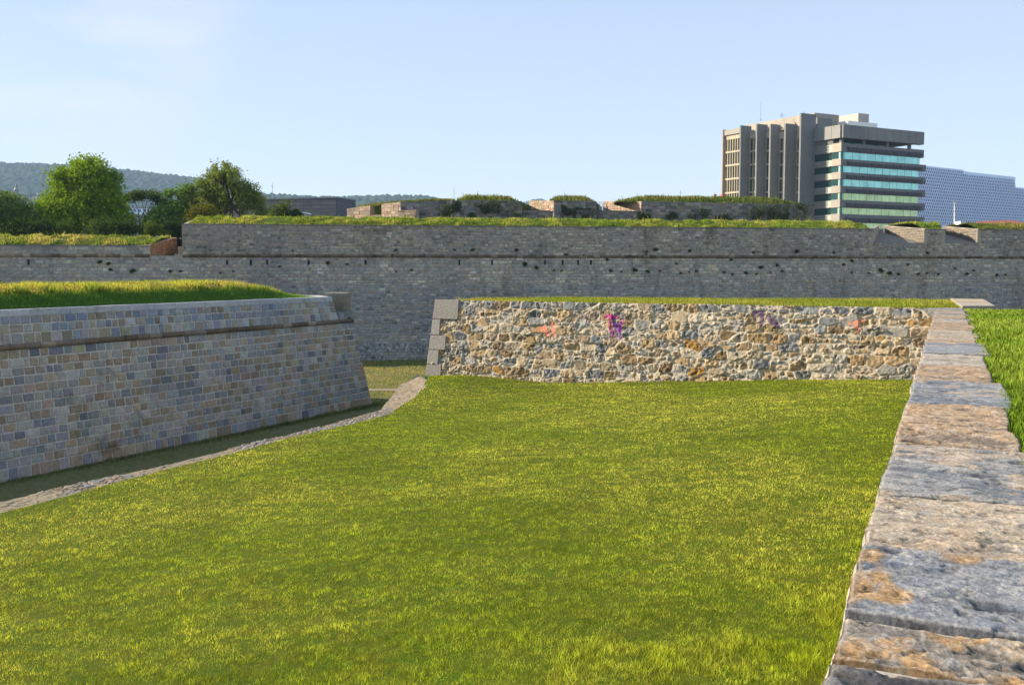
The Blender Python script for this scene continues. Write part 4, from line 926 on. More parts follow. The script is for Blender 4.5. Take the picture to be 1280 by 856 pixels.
owall(mb, (pD[0], pD[1] + .1), (pF[0], pF[1]), zb, oz(501, 252.5, yA - 5.4), zb, oz(566, 250.5, yA - 3), pal_o)
mb.build('masonry', M['far'], w1)
m_ = MB(); pg = [pA, pB, pC, pD, pF, (pF[0], yA + 14), (pA[0] + 4, yA + 14)]; z_ = [oz(434, 261, yA), oz(463, 257, yA - 2.4), oz(477, 255, yA - 3), oz(501, 252.5, yA - 5.4), oz(566, 250.5, yA - 3), oz(566, 250.5, yA), oz(445, 257.5, yA)]
m_.prism([np.array(p) + np.array([0.1, .9]) for p in pg], zb - .4, [z - .05 for z in z_]); m_.build('earth_fill', M['turf'], w1)
gxs = [p[0] for p in (pA, pB, pC, pD, pF)]; gys = [p[1] for p in (pA, pB, pC, pD, pF)]; gz = z_[:5]
topgrass('outwork_grass', pA[0] + 1.5, pF[0], lambda x: np.interp(x, gxs, gys) + .5, lambda x: np.interp(x, gxs, gz) - .1, 'thin grass on top of the pinkish outwork', h=(.1, .4))
# outwork B: middle block
def block(px0, px1, y, ptop0, ptop1, label, cheek=None, gr=None, glabel='', pxc=None):
    w = empty('outwork_wall', (ox(px0, y), y, zb), label, 'wall'); mb = MB()
    a, b = (ox(px0, y), y), (ox(px1, y + .8), y + .8)
    owall(mb, a, b, zb, oz(px0, ptop0, y), zb, oz(px1, ptop1, y + .8), pal_o)
    if cheek is not None:
        cx, cy, dyy = cheek; c0 = (ox(cx, y + dyy), y + dyy)
        owall(mb, c0, a, oz(cx, 264, y + dyy), oz(cx, cy, y + dyy), oz(cx, 264, y), oz(px0, ptop0, y), pal_sunlit)
    mb.build('masonry', M['far'], w)
    m_ = MB(); back_ = 14
    pts = [(a[0] + .2, a[1] + .4), (b[0], b[1] + .4), (b[0] + 2, b[1] + back_), ((c0[0] if cheek is not None else a[0]) + .8, y + (cheek[2] if cheek is not None else back_) + .5)]
    zz = [oz(px0, ptop0, y) - .06, oz(px1, ptop1, y) - .06, oz(px1, ptop1, y) + .1, oz(px0, ptop0, y) - .06]
    m_.prism(pts, zb - .4, zz); m_.build('earth_fill', M['turf'], w)
    if gr:
        g0_, g1_, pk = gr; xa, xb = ox(g0_, y), ox(g1_, y); zt = (oz(px0, ptop0, y) + oz(px1, ptop1, y)) / 2
        m2 = []; nx = 40
        rise = oz(px0, pk, y + 4) - zt
        for i in range(nx + 1):
            k = i / nx; e = min(1, min(k, 1 - k) * 7)
            for (o, hh) in ((.6, -.05), (1.5, .45), (3, .8), (5, 1), (9, .9), (12, -.05)): m2.append((xa + (xb - xa) * k, y + .8 * k + o, oz(px0 + (px1 - px0) * k, ptop0 + (ptop1 - ptop0) * k, y) + rise * hh * e))
        mesh('earth_cap', m2, gridfaces(6, nx + 1), M['turf'], w, smooth=True)
        n = int(160 * (xb - xa)); x = R.uniform(xa, xb, n); o = R.uniform(.5, 6, n); k = (x - xa) / (xb - xa); e = np.minimum(1, np.minimum(k, 1 - k) * 7)
        zz_ = (oz(px0, ptop0, y) * (1 - k) + oz(px1, ptop1, y) * k) + rise * np.interp(o, [.6, 1.5, 3, 5], [-.05, .45, .8, 1]) * e
        P = np.c_[x, y + .8 * k + o, zz_]; h = R.uniform(.15, .5, n) * (.3 + 1.4 * fbm(x * .5, o, 3, 85)); h = np.where(R.random(n) < .01, h * 2.2, h)
        c = gcol(x, o, np.array([.095, .15, .025]), np.array([.22, .22, .06]), .4, 87, .6)
        tag(blades('outwork_grass', P, h, .08 + .05 * R.random(n), c, M['blades'], .6, True), glabel, 'grass', kind='stuff')
    return w
block(564, 652.5, OY, 250.5, 251.5, 'distant dark outwork block left of the first gap, with a thick mop of grass', None, (570, 648, 246), 'thick tufty grass on the outwork block left of the first gap')
block(692.5, 745.5, OY + .5, 251, 251.5, 'distant outwork block between the two gaps, its left cheek sunlit', (662, 251, 6), (688, 744, 246.8), 'grass on the outwork block between the two gaps')
block(802, 1018, OY + 1, 251.8, 255.8, 'long distant outwork wall right of the second gap, overgrown with ivy patches', (753.5, 251.5, 9), (772, 1010, 247.3), 'long band of grass on the outwork right of the second gap')
w4 = empty('outwork_wall', (ox(700, OY + 7), OY + 7, zb), 'low distant sill wall closing both gaps beneath the railings', 'wall'); mb = MB()
owall(mb, (ox(640, OY + 2.2), OY + 2.2), (ox(692.4, OY + 1.3), OY + 1.3), zb, oz(660, 263.2, OY + 2), zb, oz(690, 263.2, OY + 2), pal_o)
owall(mb, (ox(743, OY + 2.2), OY + 2.2), (ox(801.5, OY + 1.8), OY + 1.8), zb, oz(750, 262.5, OY + 2), zb, oz(800, 264, OY + 2), pal_o)
mb.build('masonry', M['far'], w4)
for i, (xa, xb, yt, yb, lb) in enumerate(((651, 663, 253, 263, 'pale blue-white railing in the first gap of the outworks'), (744, 755, 253, 262.5, 'pale blue-white railing in the second gap of the outworks, further right'))):
    y = OY + 9; rl = empty('railing', (ox(xa, y), y, 10), lb, 'railing'); z0, z1 = oz(xa, yb + 1, y), oz(xa, yt, y); xa_, xb_ = ox(xa, y), ox(xb, y)
    for k in range(4):
        m_ = MB(); z = z0 + (z1 - z0) * (k + 1) / 4; m_.tube((xa_, y, z), (xb_, y, z), .05); m_.build('rail', M['bluewall'], rl)
    for k in range(3):
        m_ = MB(); x = xa_ + (xb_ - xa_) * k / 2; m_.tube((x, y, z0 - 3), (x, y, z1 + .1), .06); m_.build('post', M['bluewall'], rl)
# dark bushes and ivy on the outworks
def bush(px, py, y, r, label, n=1600, c0=(.014, .032, .012), c1=(.05, .075, .025), name='bush', size=.22, cat='bush', flat=.5, gap=.17, spread=.5):
    p = at_y(px, py, y); b = empty(name, (p[0], p[1], p[2] - r * .6), label, cat)
    bl_ = [(p[0] + random.uniform(-spread, spread) * r, y + random.uniform(-.3, .3) * r * flat, p[2] + random.uniform(-.35, .35) * r, r * random.uniform(.5, .8), r * flat * random.uniform(.5, .8), r * random.uniform(.35, .6)) for _ in range(6)]
    leafcloud('foliage', bl_, n, size, c0, c1, b, seed=random.randint(1, 9999), gap=gap); m_ = MB()
    for k in range(3): m_.tube((p[0] + .1 * k, y, p[2] - r * .9), (p[0] + (k - 1) * r * .4, y, p[2] + r * .3), .05, .02)
    m_.build('stem', M['bark'], b); return b
G = 'ivy and scrub on the outworks'
for (px, py, r, lb) in ((555, 268, 1.6, 'dark scrub where the pinkish outwork meets the middle block'), (577, 259, 1.2, 'narrow ivy column at the left end of the grass-topped block'), (598, 266, 1.6, 'dark ivy mound left of centre on the grass-topped block'), (630, 263, 2.2, 'largest dark ivy mound on the grass-topped block'), (702, 262, 1.3, 'upright ivy on the block between the gaps'), (730, 265, 1.6, 'sprawling ivy on the block between the gaps'), (805, 271, 1.0, 'small scrub at the left foot of the long outwork wall'), (841, 269, .9, 'small round scrub on the long outwork wall, left part'), (873, 269, 1.3, 'rounded scrub near the middle of the long outwork wall'), (903, 272, 1.3, 'low scrub at the foot of the long outwork wall'), (955, 268, 2.0, 'wide ivy patch on the long outwork wall below the fins of the office block'), (998, 263, 1.9, 'pale green ivy at the right end of the long outwork wall'), (980, 271, 1.5, 'dark low ivy near the right end of the long outwork wall')):
    bush(px, py, OY + (0 if px < 660 else .6) - .05, r * .95, lb, 1100 if r > 1.4 else 600, (.03, .055, .02), (.10, .13, .045), flat=.14, gap=.45, spread=.9)
bush(350, 264.5, 118, 1.45, 'light green bush standing in front of the dark slate building', 3500, (.04, .08, .012), (.14, .19, .035))
bush(372, 267.5, 118, .7, 'small bush beside the white cabin', 900, (.03, .06, .012), (.10, .14, .03))
# white cabin
p0, p1 = at_y(367, 265.5, 130), at_y(381, 274, 130); cb = empty('cabin', (p0[0], 130, zb), 'small white flat-roofed cabin showing above the grass in front of the dark building', 'cabin')
m_ = MB(); m_.box(p0[0], p1[0], 130, 133, zb, p0[2] - .15); m_.build('wall', M['pale'], cb); m_ = MB(); m_.box(p0[0] - .2, p1[0] + .2, 129.8, 133.2, p0[2] - .148, p0[2]); m_.build('roof', M['bluewall'], cb)
# ================================================================== DARK SLATE BUILDING
def box_building(name, label, corner_px, Y, ptop, ldir, rdir, lpx, rpx, wall_m, zbase=6.5, cat='building'):
    c = at_y(corner_px, ptop, Y); ldir = nrm(ldir); rdir = nrm(rdir)
    def solve(px, d):
        k = ray(px, 300); s = k[0] / k[1]; return (s * c[1] - c[0]) / (d[0] - s * d[1])
    ll, lr = solve(lpx, ldir), solve(rpx, rdir)
    o = empty(name, (c[0], c[1], zbase), label, cat); return o, c, ldir, rdir, ll, lr
db, c, ld, rd2, ll, lr = box_building('dark_building', 'long low dark slate-grey building with horizontal cladding lines, behind the grass bank', 420.5, 200, 246.3, (-1, .28), (.28, 1), 300, 445, None)
print('dark', ll, lr)
ll += 6
m_ = MB()
for (d, Ld, sg) in ((ld, ll, -1), (rd2, lr, 1)):
    nn_ = np.array([d[1], -d[0]]) * (1 if sg > 0 else -1); z = 6.5; k = 0
    while z < c[2] - .3:
        h = .72; z1 = min(z + h - .06, c[2] - .25); u = 0
        while u < Ld - .05:
            w = min(1.8, Ld - u); a = c[:2] + d * (u + .02); b = c[:2] + d * (u + w - .02); e = nn_ * random.uniform(.03, .05); cc_ = np.array((.075, .085, .10)) * random.uniform(.85, 1.15)
            q = [(*(a + e), z), (*(b + e), z), (*(b + e), z1), (*(a + e), z1)]
            m_.add(q, [(0, 1, 2, 3) if sg > 0 else (3, 2, 1, 0)], cc_); u += w
        z += h
m_.build('cladding', M['slate'], db)
m_ = MB(); pg = [c[:2], c[:2] + rd2 * lr, c[:2] + rd2 * lr + ld * ll, c[:2] + ld * ll]; m_.prism(pg, 6.5, c[2] - .25, (.035, .04, .045)); m_.build('wall', M['slate'], db)
m_ = MB(); ex = .12; pg2 = [c[:2] - ld * ex - rd2 * ex, c[:2] + rd2 * (lr + ex) - ld * ex, c[:2] + rd2 * (lr + ex) + ld * (ll + ex), c[:2] + ld * (ll + ex) - rd2 * ex]; m_.prism(pg2, c[2] - .248, c[2] + .0, (.14, .15, .16)); m_.build('roof_edge', M['slate'], db)
# ================================================================== OFFICE BLOCK
OC = at_y(1052, 200, 250.)
vR = nrm((.876, .482)); vL = nrm((-.482, .876))           # along the right facade, along the left facade
nR = np.array([.482, -.876]); nL = np.array([-.876, -.482])
cz = lambda py: at_y(1052, py, 250.)[2]
of = empty('office_block', (OC[0], OC[1], zb), 'tall concrete office block with green glass bands and vertical fins', 'building')
c2 = OC[:2]
def obox(name, u0, u1, e0, e1, z0, z1, mat, col=(.40, .385, .35), parent=None, axis='R', mbx=None):
    """axis R: u along right facade, e outward from it; axis L: the same for the left facade"""
    m_ = mbx or MB(); U_, N_ = (vR, nR) if axis == 'R' else (vL, nL)
    m_.box(u0, u1, e0, e1, z0, z1, col, fr=((*c2, 0), (*U_, 0), (*N_, 0)))
    return None if mbx is not None else m_.build(name, mat, parent or of)
WR = 29.6
conc = (.30, .29, .27); zy = lambda z: at_y(1052, 130 + z / 5.35, 250.)[2]
topb = (zy(138), zy(226)); rowsz = [(262, 318), (367, 411), (456, 501), (548, 594), (641, 691), (736, 790), (830, 880)]; wins = [(319, 366), (412, 455), (502, 547), (595, 640), (692, 735), (791, 829)]
zg = 6.5
# core volume
m_ = MB()
obox('', 1.5, WR - 1.2, -24, -.9, zg, zy(262), None, (.30, .30, .28), mbx=m_); obox('', .3, WR * .62, -22, -3.2, zy(262), zy(226), None, (.16, .16, .15), mbx=m_)
obox('', 9.7, 46, -14, -1.2, zg, at_y(1000, 157, 256.)[2], None, (.34, .31, .25), axis='L', mbx=m_)
m_.build('wall', M['concrete'], of)
# top parapet band of panels on both faces
for k in range(10):
    u0_ = k * WR / 10 + (.04 if k else 0); obox('parapet_panel', u0_, (k + 1) * WR / 10 - .04, -1.2 if k else -2.9, .35, topb[1], topb[0], M['concrete'], np.array((.22, .22, .21)) * random.uniform(.9, 1.06))
for k in range(4): obox('parapet_panel', .36 + k * 2.9 if k else 1.2 - 1.2 + .36, .36 + (k + 1) * 2.9 - .08, -1.5, .35, topb[1], topb[0] - .0, M['concrete'], np.array((.26, .26, .245)) * random.uniform(.95, 1.05), axis='L')
m_ = MB(); obox('', .2, WR - .1, -24, -1.25, topb[1] + .3, topb[0] - .5, None, (.3, .3, .28), mbx=m_); m_.build('roof_slab', M['concrete'], of)
# loggia columns
for k in (.6, 8.4, 17, 25.4): obox('column', k, k + .7, -1.5, -.8, zy(262), topb[1], M['concrete'], (.22, .21, .2))
obox('window', .9, WR * .62, -3.15, -3.0, zy(260), zy(230), M['dkglass'])
# spandrels and panes
for i, (a, b) in enumerate(rowsz):
    last = i >= 1
    z0, z1 = zy(b), zy(a)
    ext = 0 if i else .3
    obox('spandrel', 0, WR + (1.4 if last else .5) - (0 if i else 0), -1.2, .0, z0, z1, M['concrete'], (.18, .18, .175))
    obox('corner_panel', -.0, 0.9, .01, .16, z0 - .05, z1 + .05, M['concrete'], (.46, .41, .36)) if False else None
    m_ = MB()
    for k in range(10):
        u = k * (WR - 2.2) / 10 + 1.9
        obox('', u, u + 2.55, .02, .42, z0 + .25, z0 + (z1 - z0) * .55, None, (.08, .08, .09), mbx=m_); obox('', u - .1, u + 2.65, .02, .5, z0 + (z1 - z0) * .56, z0 + (z1 - z0) * .72, None, (.19, .19, .19), mbx=m_)
    m_.build('planter_band', M['concrete'], of)
    # left side: pale corner pier panel, then recessed bands
    obox('corner_panel', .01, 2.9, .01, .25, z0, z1 + .1, M['concrete'], (.36, .325, .28), axis='L')
    obox('spandrel', 2.95, 11, -1.2, -.25, z0, z1, M['concrete'], (.24, .245, .23), axis='L')
    m_ = MB()
    for q_ in (.2, .55, .85): obox('', 3.4, 9.5, -.24, -.05, z0 + (z1 - z0) * q_ - .08, z0 + (z1 - z0) * q_ + .08, None, (.30, .30, .28), axis='L', mbx=m_)
    obox('', 3.0, 4.2, -.24, .02, z0 + .1, z1 - .1, None, (.47, .46, .38), axis='L', mbx=m_)
    m_.build('band_detail', M['concrete'], of)
for i, (a, b) in enumerate(wins):
    z0, z1 = zy(b), zy(a); mt = M['teal'] if i < 3 else M['lime']
    wf_ = obox('window_frame', .0, WR - .4, -.9, -.61, z0, z1, M['metal'], (.1, .1, .1))
    for k in range(11):
        u0_ = k * (WR - .8) / 10.5 - (.5 * (WR - .8) / 10.5 if k else 0) + .02; u1_ = (k + .5) * (WR - .8) / 10.5 - .09
        obox('window', max(.02, u0_), u1_, -.6, -.35, z0 + .02, z1 - .02, mt, parent=wf_)
    obox('window', .05, 3.2, -.7, -.1, z0 + .02, z1 - .02, M['dkglass'], axis='L'); obox('window', 3.4, 11, -1.1, -.6, z0 + .02, z1 - .02, M['dkglass'], axis='L')
# fins and glazed bays of the left side
def lz(py, k): p = c2 + vL * k; return at_y(1000, py, p[1])[2]
fins = [(9.6, 4.9, 143.6, 9.0), (15.6, 4.3, 156.2, 15.1), (21.9, 3.5, 156.6, 21.6), (27.0, 3.6, 156.4, 26.4), (33.4, 3.6, 158.3, 33)]
for (k, e, py, _) in fins:
    obox('fin', k - .55, k, -.2, e, zg, lz(py, k), M['concrete'], np.array((.185, .195, .20)) * random.uniform(.96, 1.04), axis='L')
obox('fin', 43.0, 43.4, -.2, 1.2, zg, lz(162, 42), M['concrete'], (.36, .30, .25), axis='L')
obox('lintel', 33.5, 43, .3, .9, lz(168.5, 40), lz(162, 40), M['concrete'], (.30, .29, .27), axis='L')
obox('lintel', 15.7, 33, -.1, .5, lz(163, 24), lz(158.5, 24), M['concrete'], (.33, .31, .27), axis='L')
bays = [(10.2, 15.0, 3), (15.8, 21.3, 4), (22.1, 26.4, 3), (27.2, 32.8, 4), (33.7, 42.8, 9)]
rowf = [(171, 186), (188.5, 203), (206, 220.5), (223, 238), (240.5, 256)]
for (ka, kb, nc) in bays:
    zt_ = lz(158 if ka > 14 else 148, ka)
    m_ = MB()
    for j in range(nc + 1):
        u = ka + (kb - ka) * j / nc; obox('', u - .12, u + .12, -.3, .45, zg, zt_ - 1.2, None, (.40, .36, .27), axis='L', mbx=m_)
    for (a, b) in rowf:
        zz = lz(b, ka); obox('', ka, kb, -.3, .55, zz - .5, zz, None, (.40, .36, .28), axis='L', mbx=m_)
    obox('', ka, kb, -.3, .4, lz(171, ka), zt_ - .9, None, (.42, .38, .30), axis='L', mbx=m_)
    m_.build('mullions', M['concrete'], of)
    for (a, b) in rowf:
        obox('window', ka + .1, kb - .1, -1.15, .0, lz(b, ka) + .01, lz(a, ka) + .3, M['dkglass'], axis='L')
# roof volumes
def rbox(name, px0, px1, y, pt_, zlow, depth, col, mat='concrete'):
    a = at_y(px0, pt_, y); b = at_y(px1, pt_, y); m_ = MB(); d = vR; ln = (b[0] - a[0]) / d[0]
    m_.box(0, ln, 0, depth, zlow, a[2], col, fr=((a[0], a[1], 0), (*vR, 0), (*(-nR), 0))); return m_.build(name, M[mat], of)
zr_ = topb[0] - .6
m_ = MB(); obox('', 11.5, 37.5, -11, -2.2, lz(160, 20), lz(147.0, 22), None, (.36, .325, .27), axis='L', mbx=m_); m_.build('penthouse', M['concrete'], of)
m_ = MB(); obox('', 9.2, 11.4, -6, -.9, zg, lz(147, 9.5), None, (.19, .195, .19), axis='L', mbx=m_); m_.build('stair_shaft', M['concrete'], of)
rbox('plant_room', 1060, 1106, 262, 151, zr_, 12, (.62, .64, .66), 'white'); rbox('plant_room', 1073, 1089.5, 264, 141.5, lz(151, 10), 8, (.45, .42, .38))
def prod(name, px, p0, p1, y, r=.06, lb=None, mat='metal', cat='mast', parent=None):
    a = at_y(px, p0, y); b = at_y(px, p1, y); m_ = MB(); m_.tube(a, b, r, r * .5)
    return m_, a, b
def mast(px, p0, p1, y, lb, r=.08, mat='metal', cat='mast', name='mast', arms=()):
    a = at_y(px, p0, y); b = at_y(px, p1, y); o = empty(name, tuple(a), lb, cat); m_ = MB(); m_.tube(a, b, r, r * .5); m_.build('pole', M[mat], o)
    for (f_, w_) in arms:
        m_ = MB(); z = a[2] + (b[2] - a[2]) * f_; m_.tube((a[0] - w_, y, z), (a[0] + w_, y, z), r * .6); m_.build('arm', M[mat], o)
mast(951, 152, 128, 274, 'tall thin whip antenna on the left roof of the office block', .06, arms=((.1, .4),))
mast(977.5, 148, 141.5, 268, 'short branched aerial near the middle of the office roof', .07, arms=((.5, .7), (.8, .4)))
mast(1004.5, 144, 139.5, 259, 'short aerial on top of the tallest fin', .08, arms=((.7, .2),))
mast(340.5, 248, 229, 260, 'thin pale mast far behind the dark building', .09, arms=((.8, .3),))
mast(567.5, 252, 233, 190, 'thin mast behind the grass-topped outwork block', .05, arms=((.7, .2),))
mast(850.5, 250, 238, 190, 'thin dark pole behind the long outwork wall', .06, arms=((.75, .25),))
# white and red rooftop object seen left of the office
ro = empty('rooftop_hut', tuple(at_y(900, 247, 230)), 'small white rooftop hut with red parts, left of the office block', 'hut')
a, b = at_y(893, 247, 230), at_y(906, 242.8, 230)
m_ = MB(); m_.box(a[0], b[0], 230, 233, zg, a[2] + .3); m_.build('wall', M['pale'], ro)
m_ = MB(); m_.box(a[0] + 1.8, b[0], 229.9, 232.5, a[2] + .31, b[2] + .1); m_.build('red_tank', M['redpaint'], ro)
m_ = MB(); m_.box(a[0] - .0, a[0] + .5, 230, 231, a[2] + .31, b[2]); m_.build('chimney', M['redpaint'], ro)
# ================================================================== BLUE-WHITE BUILDING
YB = 430.; bb_ = empty('slotted_building', (*at_y(1130, 280, YB)[:2], zg), 'wide pale blue building covered in rows of narrow slot windows, far right', 'building')
vB = nrm((1.35, 1)); nB2 = np.array([vB[1], -vB[0]]); cB = at_y(1135, 205, YB)[:2]
def bsolve(px): s = ray(px, 260); s = s[0] / s[1]; return (s * cB[1] - cB[0]) / (vB[0] - s * vB[1])
uA_, uS1, uS2, uE = bsolve(1135), bsolve(1252.5), bsolve(1268.7), bsolve(1330)
def bz(py, px): u = bsolve(px); return at_y(px, py, cB[1] + u * vB[1])[2]
zT1 = bz(206.5, 1150); zT2 = bz(220.5, 1260); zT3 = bz(234.5, 1275)
print('blue', uA_, uS1, uS2, uE, zT1, zT2, zT3)
frB = ((*cB, 0), (*vB, 0), (*nB2, 0))
zt1 = zT1; zt2 = zT2; zt3 = zT3; pitch_ = (zT1 - zT3) / 4.0
m_ = MB(); m_.box(uA_, bsolve(1204), -14, -.35, zg, zt1, (.4, .5, .65), fr=frB); m_.box(bsolve(1204), uS2, -14, -.35, zg, zt2, fr=frB); m_.box(uS2, uE, -14, -.35, zg, zt3, fr=frB); m_.build('wall', M['bluewall'], bb_)
m_ = MB(); m_.box(bsolve(1204), bsolve(1250), -12, -3, zt2, zt1 - .8, fr=frB); m_.build('plant_room', M['bluewall'], bb_)
m_ = MB(); m_.box(bsolve(1213), bsolve(1215), -3, -2.9, zt2 + .6, zt1 - 1.4, fr=frB); m_.box(bsolve(1231), bsolve(1236), -3, -2.9, zt2 + .4, zt1 - 1.6, fr=frB); m_.build('louvre', M['dark'], bb_)
allw = MB(); cnt = 0; frm = MB(); rowz = zt1 - .6
cw_ = 1.5; r_ = 0; wl = []
while rowz > 14:
    lim_ = uE if rowz < zt3 else (uS2 if rowz < zt2 else bsolve(1204))
    u = uA_ + (.5 * cw_ if r_ % 2 else 0) + .3
    while u < lim_ - 1: wl.append((u, rowz - pitch_ * .80, rowz - pitch_ * .06)); u += cw_ * random.choice((1, 1, 1, 1.02))
    frm.box(uA_, lim_, -.33, .0, rowz - pitch_, rowz - pitch_ * .82, (.5, .6, .75), fr=frB)
    rowz -= pitch_; r_ += 1
for (u, z0, z1) in wl: frm.box(u - .34, u + .16, -.33, -.04, z0 - .02, z1 + .04, (.5, .6, .75), fr=frB)
frm.build('facade_grid', M['bluewall'], bb_)
vis_w = [w for w in wl if w[1] > 22]; random.shuffle(vis_w)
for w in vis_w[:90]:
    m_ = MB(); m_.box(w[0] + .18, w[0] + cw_ - .36, -.32, -.22, w[1], w[2], fr=frB); m_.build('window', M['blueglass'], bb_)
s9 = set(vis_w[:90])
for w in wl:
    if w not in s9: allw.box(w[0] + .18, w[0] + cw_ - .36, -.32, -.22, w[1], w[2], fr=frB)
tag(allw.build('window', M['blueglass'], bb_), kind='stuff')
# rooftops, pole and van-like white box at the right
rf = empty('red_roofs', tuple(at_y(1245, 282, 190)), 'low reddish-brown roof showing over the grass at the far right', 'roof')
a, b = at_y(1222, 280, 190), at_y(1300, 275, 190)
m_ = MB(); m_.box(a[0], b[0], 190, 200, zg, a[2] - .2); m_.build('wall', M['pale'], rf)
m_ = MB(); m_.add([(a[0] - .5, 189.5, a[2] - .2), (b[0], 189.5, a[2] - .2), (b[0], 200.5, a[2] - .2), (a[0] - .5, 200.5, a[2] - .2), (a[0] + 3, 195, b[2]), (b[0] - 3, 195, b[2] + .2)], [(0, 1, 5, 4), (2, 3, 4, 5), (0, 4, 3), (1, 2, 5), (3, 2, 1, 0)]); m_.build('roof', M['red'], rf)
rf['category'] = 'building'; rf.name = 'low_house'
mast(1193, 281, 253, 150, 'slim pinkish lamp pole rising in front of the blue building', .09, 'white', 'pole', 'lamp_pole', arms=((.98, .3),))
wc = empty('white_cabin', tuple(at_y(1203, 281, 150)), 'tiny white cabin beside the pole over the right grass bank', 'cabin'); a, b = at_y(1201, 280, 150), at_y(1205.5, 276.5, 150)
m_ = MB(); m_.box(a[0], b[0], 150, 152, zg, b[2] - .1); m_.build('wall', M['white'], wc); m_ = MB(); m_.box(a[0] - .1, b[0] + .1, 149.9, 152.1, b[2] - .098, b[2]); m_.build('roof', M['bluewall'], wc)
# ================================================================== HOUSES SEEN BETWEEN THE TREES
for i, (x0, x1, pt_, Y_, lb, nf) in enumerate(((152, 172, 268, 330, 'pale multi-storey house seen between the big tree and the dark trees', 4), (152, 184, 259, 520, 'grey-blue apartment building farther behind the pale house', 5), (26, 48, 271, 420, 'pale low house seen beside the left-hand tree', 2))):
    a, b = at_y(x0, pt_, Y_), at_y(x1, pt_, Y_); hs_ = empty('house', (a[0], Y_, zg), lb, 'house')
    m_ = MB(); m_.box(a[0], b[0], Y_, Y_ + 12, zg, a[2] - .6); m_.build('wall', M['pale'] if i != 1 else M['bluewall'], hs_)
    m_ = MB(); m_.box(a[0] - .5, b[0] + .5, Y_ - .5, Y_ + 12.5, a[2] - .6, a[2]); m_.build('roof', M['metal'], hs_)
    for f_ in range(nf):
        for k in range(5):
            m_ = MB(); x = a[0] + (b[0] - a[0]) * (k + .5) / 5; z = a[2] - 2.4 - f_ * 3; m_.box(x - .6, x + .6, Y_ - .08, Y_ + .1, z, z + 1.3); wq_ = m_.build('window', M['metal'], hs_); m_ = MB(); m_.box(x - .5, x + .5, Y_ - .1, Y_ - .081, z + .1, z + 1.2); m_.build('pane', M['blueglass'], wq_)
# lattice mast with long arm and white floodlights
a = at_y(20.5, 262, 150); b = at_y(20.5, 230, 150); cr = empty('lattice_mast', (a[0], 150, zg), 'dark lattice mast with a long horizontal arm carrying white lamps, above the left-hand tree', 'mast')
m_ = MB()
for dx in (-.35, .35): m_.tube((a[0] + dx, 150, zg), (b[0] + dx * .3, 150, b[2]), .06)
for k in range(14): z = zg + (b[2] - zg) * k / 14; m_.tube((a[0] - .33, 150, z), (a[0] + .33, 150, z + 1), .035)
m_.build('tower', M['metal'], cr); z = at_y(20, 243.3, 150)[2]; e = at_y(51, 244.6, 150)
m_ = MB(); m_.tube((a[0], 150, z), e, .09); m_.tube((a[0] - .6, 150, at_y(20, 238.5, 150)[2]), (a[0] + .4, 150, at_y(20, 238.5, 150)[2]), .05); m_.build('arm', M['metal'], cr)
for (x, y) in ((46, 242.3), (46, 246)):
    p = at_y(x, y, 149.9); m_ = MB(); m_.box(p[0] - .12, p[0] + .12, 149.8, 150, p[2] - .13, p[2] + .13); m_.build('lamp', M['white'], cr)
# ================================================================== TREES
def tree(name, label, Y_, px0, px1, ptop, pbot, blobs, n, c0, c1, size=.2, trunks=1, seed=1, hollow=.4, group=None):
    a, b = at_y(px0, pbot, Y_), at_y(px1, ptop, Y_); w = b[0] - a[0]; h = b[2] - a[2]; cx = (a[0] + b[0]) / 2
    o = empty(name, (cx, Y_, 7), label, 'tree', group); B = []
    for (fx, fz, r, *rz) in blobs: B.append((a[0] + w * fx, Y_ + random.uniform(-.25, .25) * w * r * 2, a[2] + h * fz, w * r, w * r * .9, w * r * (rz[0] if rz else .8)))
    leafcloud('crown', B, n, size, c0, c1, o, seed=seed, hollow=hollow)
    m_ = MB(); bx_ = [(cx + (k - (trunks - 1) / 2) * w * .12) for k in range(trunks)]
    tr_ = .30 if n > 20000 else .13
    for k, x in enumerate(bx_): m_.tube((x, Y_, 6.8), (x + .1, Y_, a[2] + h * .3), tr_, tr_ * .6, 8)
    tk_ = m_.build('trunk', M['bark'], o)
    for k, x in enumerate(bx_):
        for j, bb in enumerate(B):
            if j % trunks == k: 
                mid = ((x + bb[0]) / 2 + random.uniform(-.3, .3), (Y_ + bb[1]) / 2, a[2] + h * .3 + (bb[2] - a[2] - h * .3) * .45)
                m_ = MB(); m_.tube((x + .1, Y_, a[2] + h * random.uniform(.05, .3)), mid, tr_ * .5, tr_ * .28, 6); m_.tube(mid, (bb[0], bb[1], bb[2] + bb[5] * .4), tr_ * .28, .03, 5)
                m_.build('branch', M['bark'], tk_)
    return o
T2 = [(.48, .80, .20), (.62, .84, .17), (.40, .72, .19), (.70, .68, .17), (.34, .55, .2), (.55, .55, .24), (.78, .5, .16), (.16, .46, .10), (.22, .36, .14), (.6, .32, .25), (.36, .28, .22), (.85, .30, .15), (.55, .95, .10), (.68, .93, .08), (.80, .78, .09), (.32, .84, .1), (.1, .25, .11)]
tree('plane_tree', 'tallest bright green broad tree left of centre above the grass bank', 106, 44, 160, 203, 297, T2, 80000, (.06, .13, .012), (.27, .40, .03), .24, 2, 21)
T1 = [(.25, .62, .24), (.55, .58, .22), (.75, .42, .17), (.4, .35, .28), (.2, .85, .13), (.9, .30, .1), (.65, .2, .24), (.05, .5, .2), (.12, .93, .07)]
tree('broad_tree', 'dull dark green tree cut by the left edge of the photo', 104, -45, 52, 230, 297, T1, 32000, (.045, .11, .035), (.20, .28, .06), .2, 2, 22)
T3 = [(.62, .45, .17), (.8, .55, .15), (.9, .75, .1), (.72, .84, .07), (.5, .3, .17), (.85, .28, .19), (.68, .2, .2), (.98, .55, .12), (.38, .13, .12), (.95, .9, .09)]
